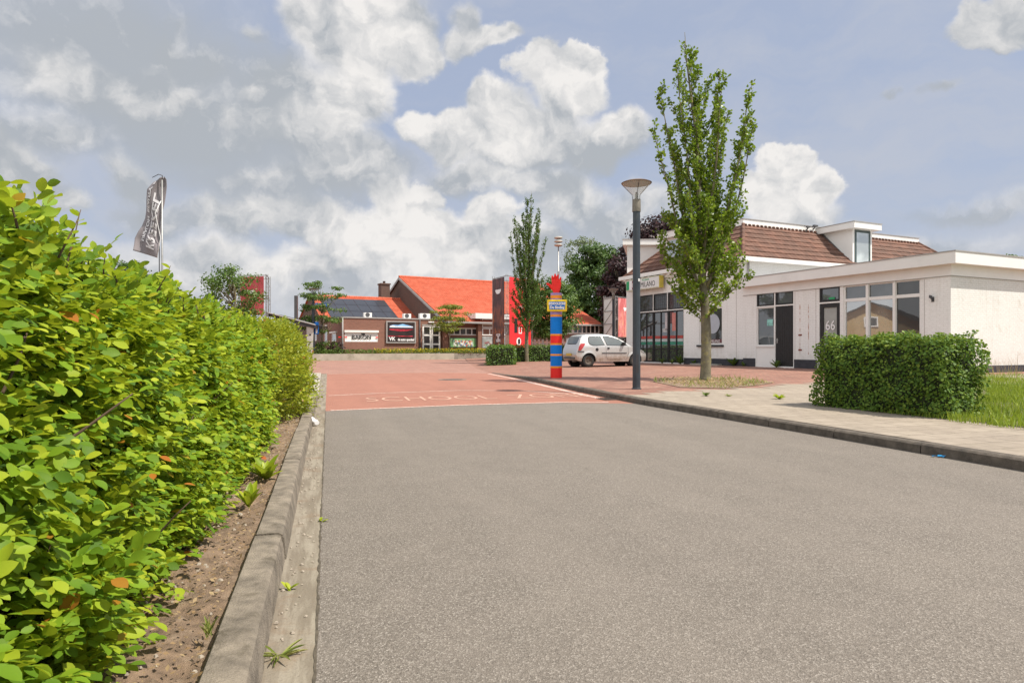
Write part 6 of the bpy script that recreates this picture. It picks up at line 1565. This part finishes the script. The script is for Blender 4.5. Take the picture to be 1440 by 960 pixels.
M['cloth'] = plain('cloth', (.23,.205,.22), .75, .12, 2)
cl = mb.build('cloth', M['cloth'], FLG, smooth=True); md = cl.modifiers.new('solid','SOLIDIFY'); md.thickness = .006; md.offset = 1
def fmap(s0, t0, W_, Hh):
    return lambda co: FF(min(1,max(0,s0+co.y/W_)), min(1,max(0,t0+co.x/Hh)), .022+co.z)
def subdiv_text(o, n=2):
    pass
M['flag_ink'] = plain('flag_ink', (.66,.64,.67), .7, .08, 3)
text('KREEKEL', .45, M['flag_ink'], cl, None, name='lettering', ext=0, align='LEFT', mapf=fmap(.66,.10,1.0,2.4), squash=1.0, bold=.014)
text('KAPSALON  BEAUTY S', .21, M['flag_ink'], cl, None, name='lettering', ext=0, align='LEFT', mapf=fmap(.28,.17,1.0,2.75), squash=1.0, bold=.008)
mb = MB(); pts = [FF(1,.0,.03),(-.02,-.05,EYE-(335-HZ)*mpx),(-.16,-.10,EYE-(300-HZ)*mpx),(.0,-.06,EYE-(283-HZ)*mpx)]; mb.tube(pts,.010,6); mb.build('cord', M['white_ink'], FLG, smooth=True)

# ---- litter
cp = empty('paper_cup', (LX(8.0)-.10, 8.02, .0), .4); tag(cp, 'crushed white paper cup lying in the gutter by the shrub', 'litter')
mb = MB(); mb.lathe([(0,0),(.03,0),(.036,.05),(.030,.075),(.045,.13),(.042,.13),(.028,.08),(.03,.02),(0,.015)], n=14)
cb = mb.build('cup', M['white_ink'], cp, smooth=True, auto=40); cb.rotation_euler = (R(-78), .1, .5); cb.location = (0,.05,.042); cb.scale = (1.2,.9,1)
bl = MB()
for i in range(7):
    x = random.uniform(-.09,.09); y = random.uniform(-.03,.03); a = random.uniform(0,3); p = [Vector((x+math.cos(a+k*1.6)*.035,y+math.sin(a+k*1.6)*.02,random.uniform(.0,.028))) for k in range(4)]; bl.add(p+[v+Vector((0,0,.002)) for v in p], [(0,1,2,3),(4,5,6,7),(0,1,5,4),(1,2,6,5),(2,3,7,6),(3,0,4,7)])
b_ = bl.build('litter_scrap', plain('litter_blue', (.02,.24,.50), .4, .5, 20)); b_.scale = (.6,.6,.7); b_.location = (KX(5.78)-.06, 5.78, .004); b_.rotation_euler = (0,0,-.3); tag(b_, 'crumpled blue wrapper lying against the right kerb', 'litter')

# ================================================================= CAR
def car():
    hd = R(20); root = empty('parked_car', (3.38-.58*math.cos(hd)-.70*math.sin(hd)*1.0, 28.4-.58*math.sin(hd)+.70*math.cos(hd), HP(4,28.5)+.0), hd)
    tag(root, 'small silver three-door hatchback parked between the coloured post and the lamp post', 'car')
    up = [(0,.55),(.02,.70),(.05,.84),(.10,.95),(.15,1.10),(.24,1.32),(.36,1.43),(.60,1.475),(.95,1.49),(1.35,1.495),(1.75,1.46),(2.05,1.37),(2.35,1.22),(2.65,1.03),(2.78,.955),(3.0,.89),(3.25,.81),(3.45,.70),(3.56,.58),(3.60,.48)]
    lo = [(0,.55),(.02,.38),(.08,.29),(.20,.26),(.5,.24),(3.1,.24),(3.4,.22),(3.54,.27),(3.60,.48)]
    def it(T, x):
        for (a,b),(c,d) in zip(T, T[1:]):
            if x <= c: return b+(d-b)*(x-a)/(c-a) if c > a else d
        return T[-1][1]
    wr, wf = .58, 2.95; RA = .345; WH = .29
    def half(x, z):
        w = .815
        w -= .10*max(0,(.45-x)/.45)**2+.15*max(0,(x-2.9)/.7)**2
        if z > .90: w -= (z-.90)**1.15*.38
        if z < .45: w -= (.45-z)*.16
        w += .012*math.sin((z-.3)*3.2)
        for c in (wr, wf):
            d = math.hypot(x-c, z-WH)
            if d < .44: w += .022*max(0,min(1,(.44-d)/.08))
        return w
    NI = .075
    xs = sorted(set([.0+i*.04 for i in range(91)]+[wr-RA,wr+RA,wf-RA,wf+RA]))
    def low(x):
        z = it(lo, x)
        for c in (wr, wf):
            if abs(x-c) < RA: z = max(z, WH+math.sqrt(RA*RA-(x-c)**2))
        return z
    nz = 22; body = MB()
    for side in (-1, 1):
        grid = []
        for x in xs:
            a, b = low(x), it(up, x)-(.055 if .06 < x < 3.5 else .01); b = max(b, a+.004)
            grid.append([(x, side*half(x, a+(b-a)*k/nz), a+(b-a)*k/nz) for k in range(nz+1)])
        k = nz+1
        body.add([v for c in grid for v in c], [(i*k+j,(i+1)*k+j,(i+1)*k+j+1,i*k+j+1) for i in range(len(xs)-1) for j in range(nz)])
        # arch lip inward
    # top skin
    ny = 14; grid = []
    for x in xs:
        b = it(up, x); e = b-(.055 if .06 < x < 3.5 else .01); hw = half(x, e)
        grid.append([(x, hw*math.sin(math.pi/2*(2*j/ny-1)), e+(b-e)*(1-abs(math.sin(math.pi/2*(2*j/ny-1)))**5)) for j in range(ny+1)])
    k = ny+1
    body.add([v for c in grid for v in c], [(i*k+j,(i+1)*k+j,(i+1)*k+j+1,i*k+j+1) for i in range(len(xs)-1) for j in range(ny)])
    # underside
    grid = []
    for x in xs: z = it(lo, x); hw = half(x, low(x)); grid.append([(x,-hw,z),(x,hw,z)])
    body.add([v for c in grid for v in c], [(i*2,(i+1)*2,(i+1)*2+1,i*2+1) for i in range(len(xs)-1) if not any(abs((xs[i]+xs[i+1])/2-c) < RA for c in (wr,wf))])
    paint, nt, b = newmat('silver_paint'); b.inputs['Metallic'].default_value = .5; b.inputs['Roughness'].default_value = .32; setin(b,'Coat Weight',.6); setin(b,'Coat Roughness',.12)
    c = objc(nt); s = nt.nodes.new('ShaderNodeSeparateXYZ'); nt.links.new(c, s.inputs[0])
    dirtf = mth(nt,'MULTIPLY', mrange(nt, s.outputs[2], .75, .3), mrange(nt, noise(nt, c, 5, 6, .7), .35, .65, .25, .9))
    nt.links.new(mixc(nt, dirtf, (.62,.62,.61), (.32,.27,.21)), b.inputs['Base Color'])
    bd = body.build('body', paint, root, smooth=True, auto=50)
    # windows as slightly proud glazed panels following the body
    def panel(name, pts, side, mat, parent, off=.006, n=10):
        mb = MB(); P_ = []
        m_ = len(pts)
        for i in range(m_):
            a, b2 = pts[i], pts[(i+1) % m_]
            for k in range(4): P_.append((a[0]+(b2[0]-a[0])*k/4, a[1]+(b2[1]-a[1])*k/4))
        cx = sum(p[0] for p in P_)/len(P_); cz = sum(p[1] for p in P_)/len(P_)
        rings = [[(cx+(p[0]-cx)*f, cz+(p[1]-cz)*f) for p in P_] for f in (1,.66,.33)]
        vs = [(x, side*(half(x,z)+off), z) for r in rings for x, z in r]+[(cx, side*(half(cx,cz)+off), cz)]
        q = len(P_); fs = [(r*q+i, r*q+(i+1)%q, (r+1)*q+(i+1)%q, (r+1)*q+i) for r in range(2) for i in range(q)]+[(2*q+i, 2*q+(i+1)%q, 3*q) for i in range(q)]
        mb.add(vs, fs); return mb.build(name, mat, parent, smooth=True)
    cg = glassmat('car_glass', .12, (.03,.04,.038))
    rear = [(.66,1.02),(.60,1.12),(.60,1.24),(.66,1.34),(1.20,1.385),(1.36,1.00),(.95,.97),(.80,.975)]
    front = [(1.50,.985),(1.36,1.385),(1.62,1.375),(1.85,1.33),(2.10,1.225),(2.42,1.05),(2.52,.985),(2.2,.97)]
    def grow(p, d):
        cx = sum(a[0] for a in p)/len(p); cz = sum(a[1] for a in p)/len(p); return [(x+(d if x > cx else -d), z+(d if z > cz else -d)) for x, z in p]
    for side in (-1, 1):
        for pts, nm in ((rear,'quarter_window'),(front,'door_window')):
            f = panel(nm, grow(pts,.025), side, M['black'], root, .004); panel('pane', pts, side, cg, f, .009)
        # door shut lines
        mb = MB()
        def line(pl, w=.006):
            for (a, b2) in zip(pl, pl[1:]):
                for k in range(4):
                    x0,z0 = a[0]+(b2[0]-a[0])*k/4, a[1]+(b2[1]-a[1])*k/4; x1,z1 = a[0]+(b2[0]-a[0])*(k+1)/4, a[1]+(b2[1]-a[1])*(k+1)/4
                    mb.tube([(x0,side*(half(x0,z0)+.001),z0),(x1,side*(half(x1,z1)+.001),z1)], .005, 5)
        line([(1.34,1.38),(1.42,.97),(1.44,.55),(1.50,.34),(2.50,.34),(2.58,.6),(2.55,.98)])
        mb.build('door_gap', M['black'], root)
        dr_ = panel('door_moulding', [(1.22,.60),(1.22,.645),(2.48,.645),(2.48,.60)], side, M['dark_grey'], root, .018)
        mb = MB(); mb.box(1.50,1.60,side*(half(1.55,.84)),side*(half(1.55,.84)+.03),.80,.88); mb.build('door_handle', M['black'], root, bevel=.01)
        mb = MB(); xm = 2.30; hm = half(xm,1.0); mb.box(xm-.06,xm+.08,side*(hm),side*(hm+.17),.98,1.12); mb.build('mirror', M['black'], root, bevel=.035)
    mb = MB(); y0 = -(half(.98,.78)+.008); mb.prism([(.98+.075*math.cos(k*.39),y0,.78+.075*math.sin(k*.39)) for k in range(16)],(0,.02,0)); mb.build('fuel_cap', M['black'], root)
    # tailgate glass, plate, lamps, bumper
    def rx(z):
        for (a,b2),(c2,d2) in zip(up, up[1:]):
            if b2 <= z <= d2: return a+(c2-a)*(z-b2)/(d2-b2)
        return 0
    def rearq(name, y0, y1, z0, z1, mat, parent, off=.012, th=.006):
        mb = MB(); N_ = 8; vs = []
        for j in range(5):
            z = z0+(z1-z0)*j/4
            for i in range(N_+1):
                y = y0+(y1-y0)*i/N_; vs.append((rx(z)-off+.10*abs(y/.8)**4, y, z))
        mb.add(vs, [(j*(N_+1)+i, j*(N_+1)+i+1, (j+1)*(N_+1)+i+1, (j+1)*(N_+1)+i) for j in range(4) for i in range(N_)]); return mb.build(name, mat, parent, smooth=True)
    t_ = rearq('tailgate_window', -.60, .60, 1.02, 1.36, M['black'], root, .010); rearq('pane', -.56, .56, 1.05, 1.33, cg, t_, .016)
    mb = MB(); mb.box(-.035,-.01,-.26,.26,.50,.61); mb.build('number_plate', plain('plate', (.55,.38,.05), .5, .1, 5), root)
    mb = MB(); mb.box(-.03,.04,-.55,.55,.36,.44); mb.build('bumper_strip', M['dark_grey'], root, bevel=.01)
    for side in (-1, 1):
        mb = MB(); P_ = []
        pts = [(.08,.74),(.20,.74),(.40,1.02),(.38,1.06),(.20,1.04),(.10,.90)]
        panel('tail_light', pts, side, plain('tail_red%d' % side, (.40,.03,.035), .25, .2, 12, coat=.5), root, .012)
        panel('bumper_corner_strip', [(.06,.66),(.06,.73),(.34,.71),(.34,.66)], side, M['dark_grey'], root, .014)
        panel('headlight', [(3.30,.66),(3.22,.78),(3.42,.70),(3.50,.60)], side, M['glass_bright'], root, .012)
        for c in (wr, wf):
            wy = side*.70
            w = empty('wheel', (c, wy, WH)); w.parent = root
            mb = MB(); mb.lathe([(.17,-.085),(.255,-.09),(.28,-.075),(.29,-.03),(.29,.03),(.28,.075),(.255,.09),(.17,.085)], n=36); o = mb.build('tyre', M['tyre'], w, smooth=True, auto=60); o.rotation_euler = (R(90),0,0)
            mb = MB(); s = -1
            mb.lathe([(0,.03),(.04,.045),(.055,.03),(.10,.028),(.125,.05),(.165,.06),(.175,.086),(.185,.086),(.185,.0)], n=30)
            o = mb.build('rim', plain('rim%d' % side, (.085,.065,.05), .7, .3, 12), w, smooth=True, auto=50); o.rotation_euler = (R(90) if side < 0 else R(-90),0,0)
            mb = MB(); 
            for k in range(8): a = k*.785; mb.prism([(.09+0,0,0)]*1+[(.09*math.cos(a)+.016*math.cos(q*1.05), .09*math.sin(a)+.016*math.sin(q*1.05), .033) for q in range(6)][:0] or [(.09*math.cos(a)+.016*math.cos(q*1.05), .09*math.sin(a)+.016*math.sin(q*1.05), .034) for q in range(6)], (0,0,.004))
            o2 = mb.build('rim_holes', M['black'], o)
            mb = MB(); mb.lathe([(.0,-.1),(.34,-.1),(.34,.10)], n=24)
            # inner arch liner
            o3 = mb.build('arch_liner', M['black'], root, smooth=True, auto=50); o3.location = (c, side*.60, WH+.02); o3.rotation_euler = (R(90) if side > 0 else R(-90),0,0)
    # windscreen
    mb = MB(); vs = []
    for j in range(6):
        x = 1.95+(2.60-1.95)*j/5; z = it(up,x)
        for i in range(9):
            y = (-.62+1.24*i/8)*(1-.06*(1-j/5)); vs.append((x+.012, y, z+.012-.055*abs(y/.75)**5))
    mb.add(vs, [(j*9+i,j*9+i+1,(j+1)*9+i+1,(j+1)*9+i) for j in range(5) for i in range(8)]); mb.build('windscreen', cg, root, smooth=True)
    mb = MB(); mb.tube([(.55,0,1.47),(.35,0,1.62)],[.008,.004],6); mb.build('aerial', M['black'], root)
    # tow-bar and exhaust hint
    mb = MB(); mb.tube([(.0,-.35,.25),(.2,-.35,.25)],.025,8); mb.build('exhaust', M['rust_metal'], root, smooth=True)
    return root
car()
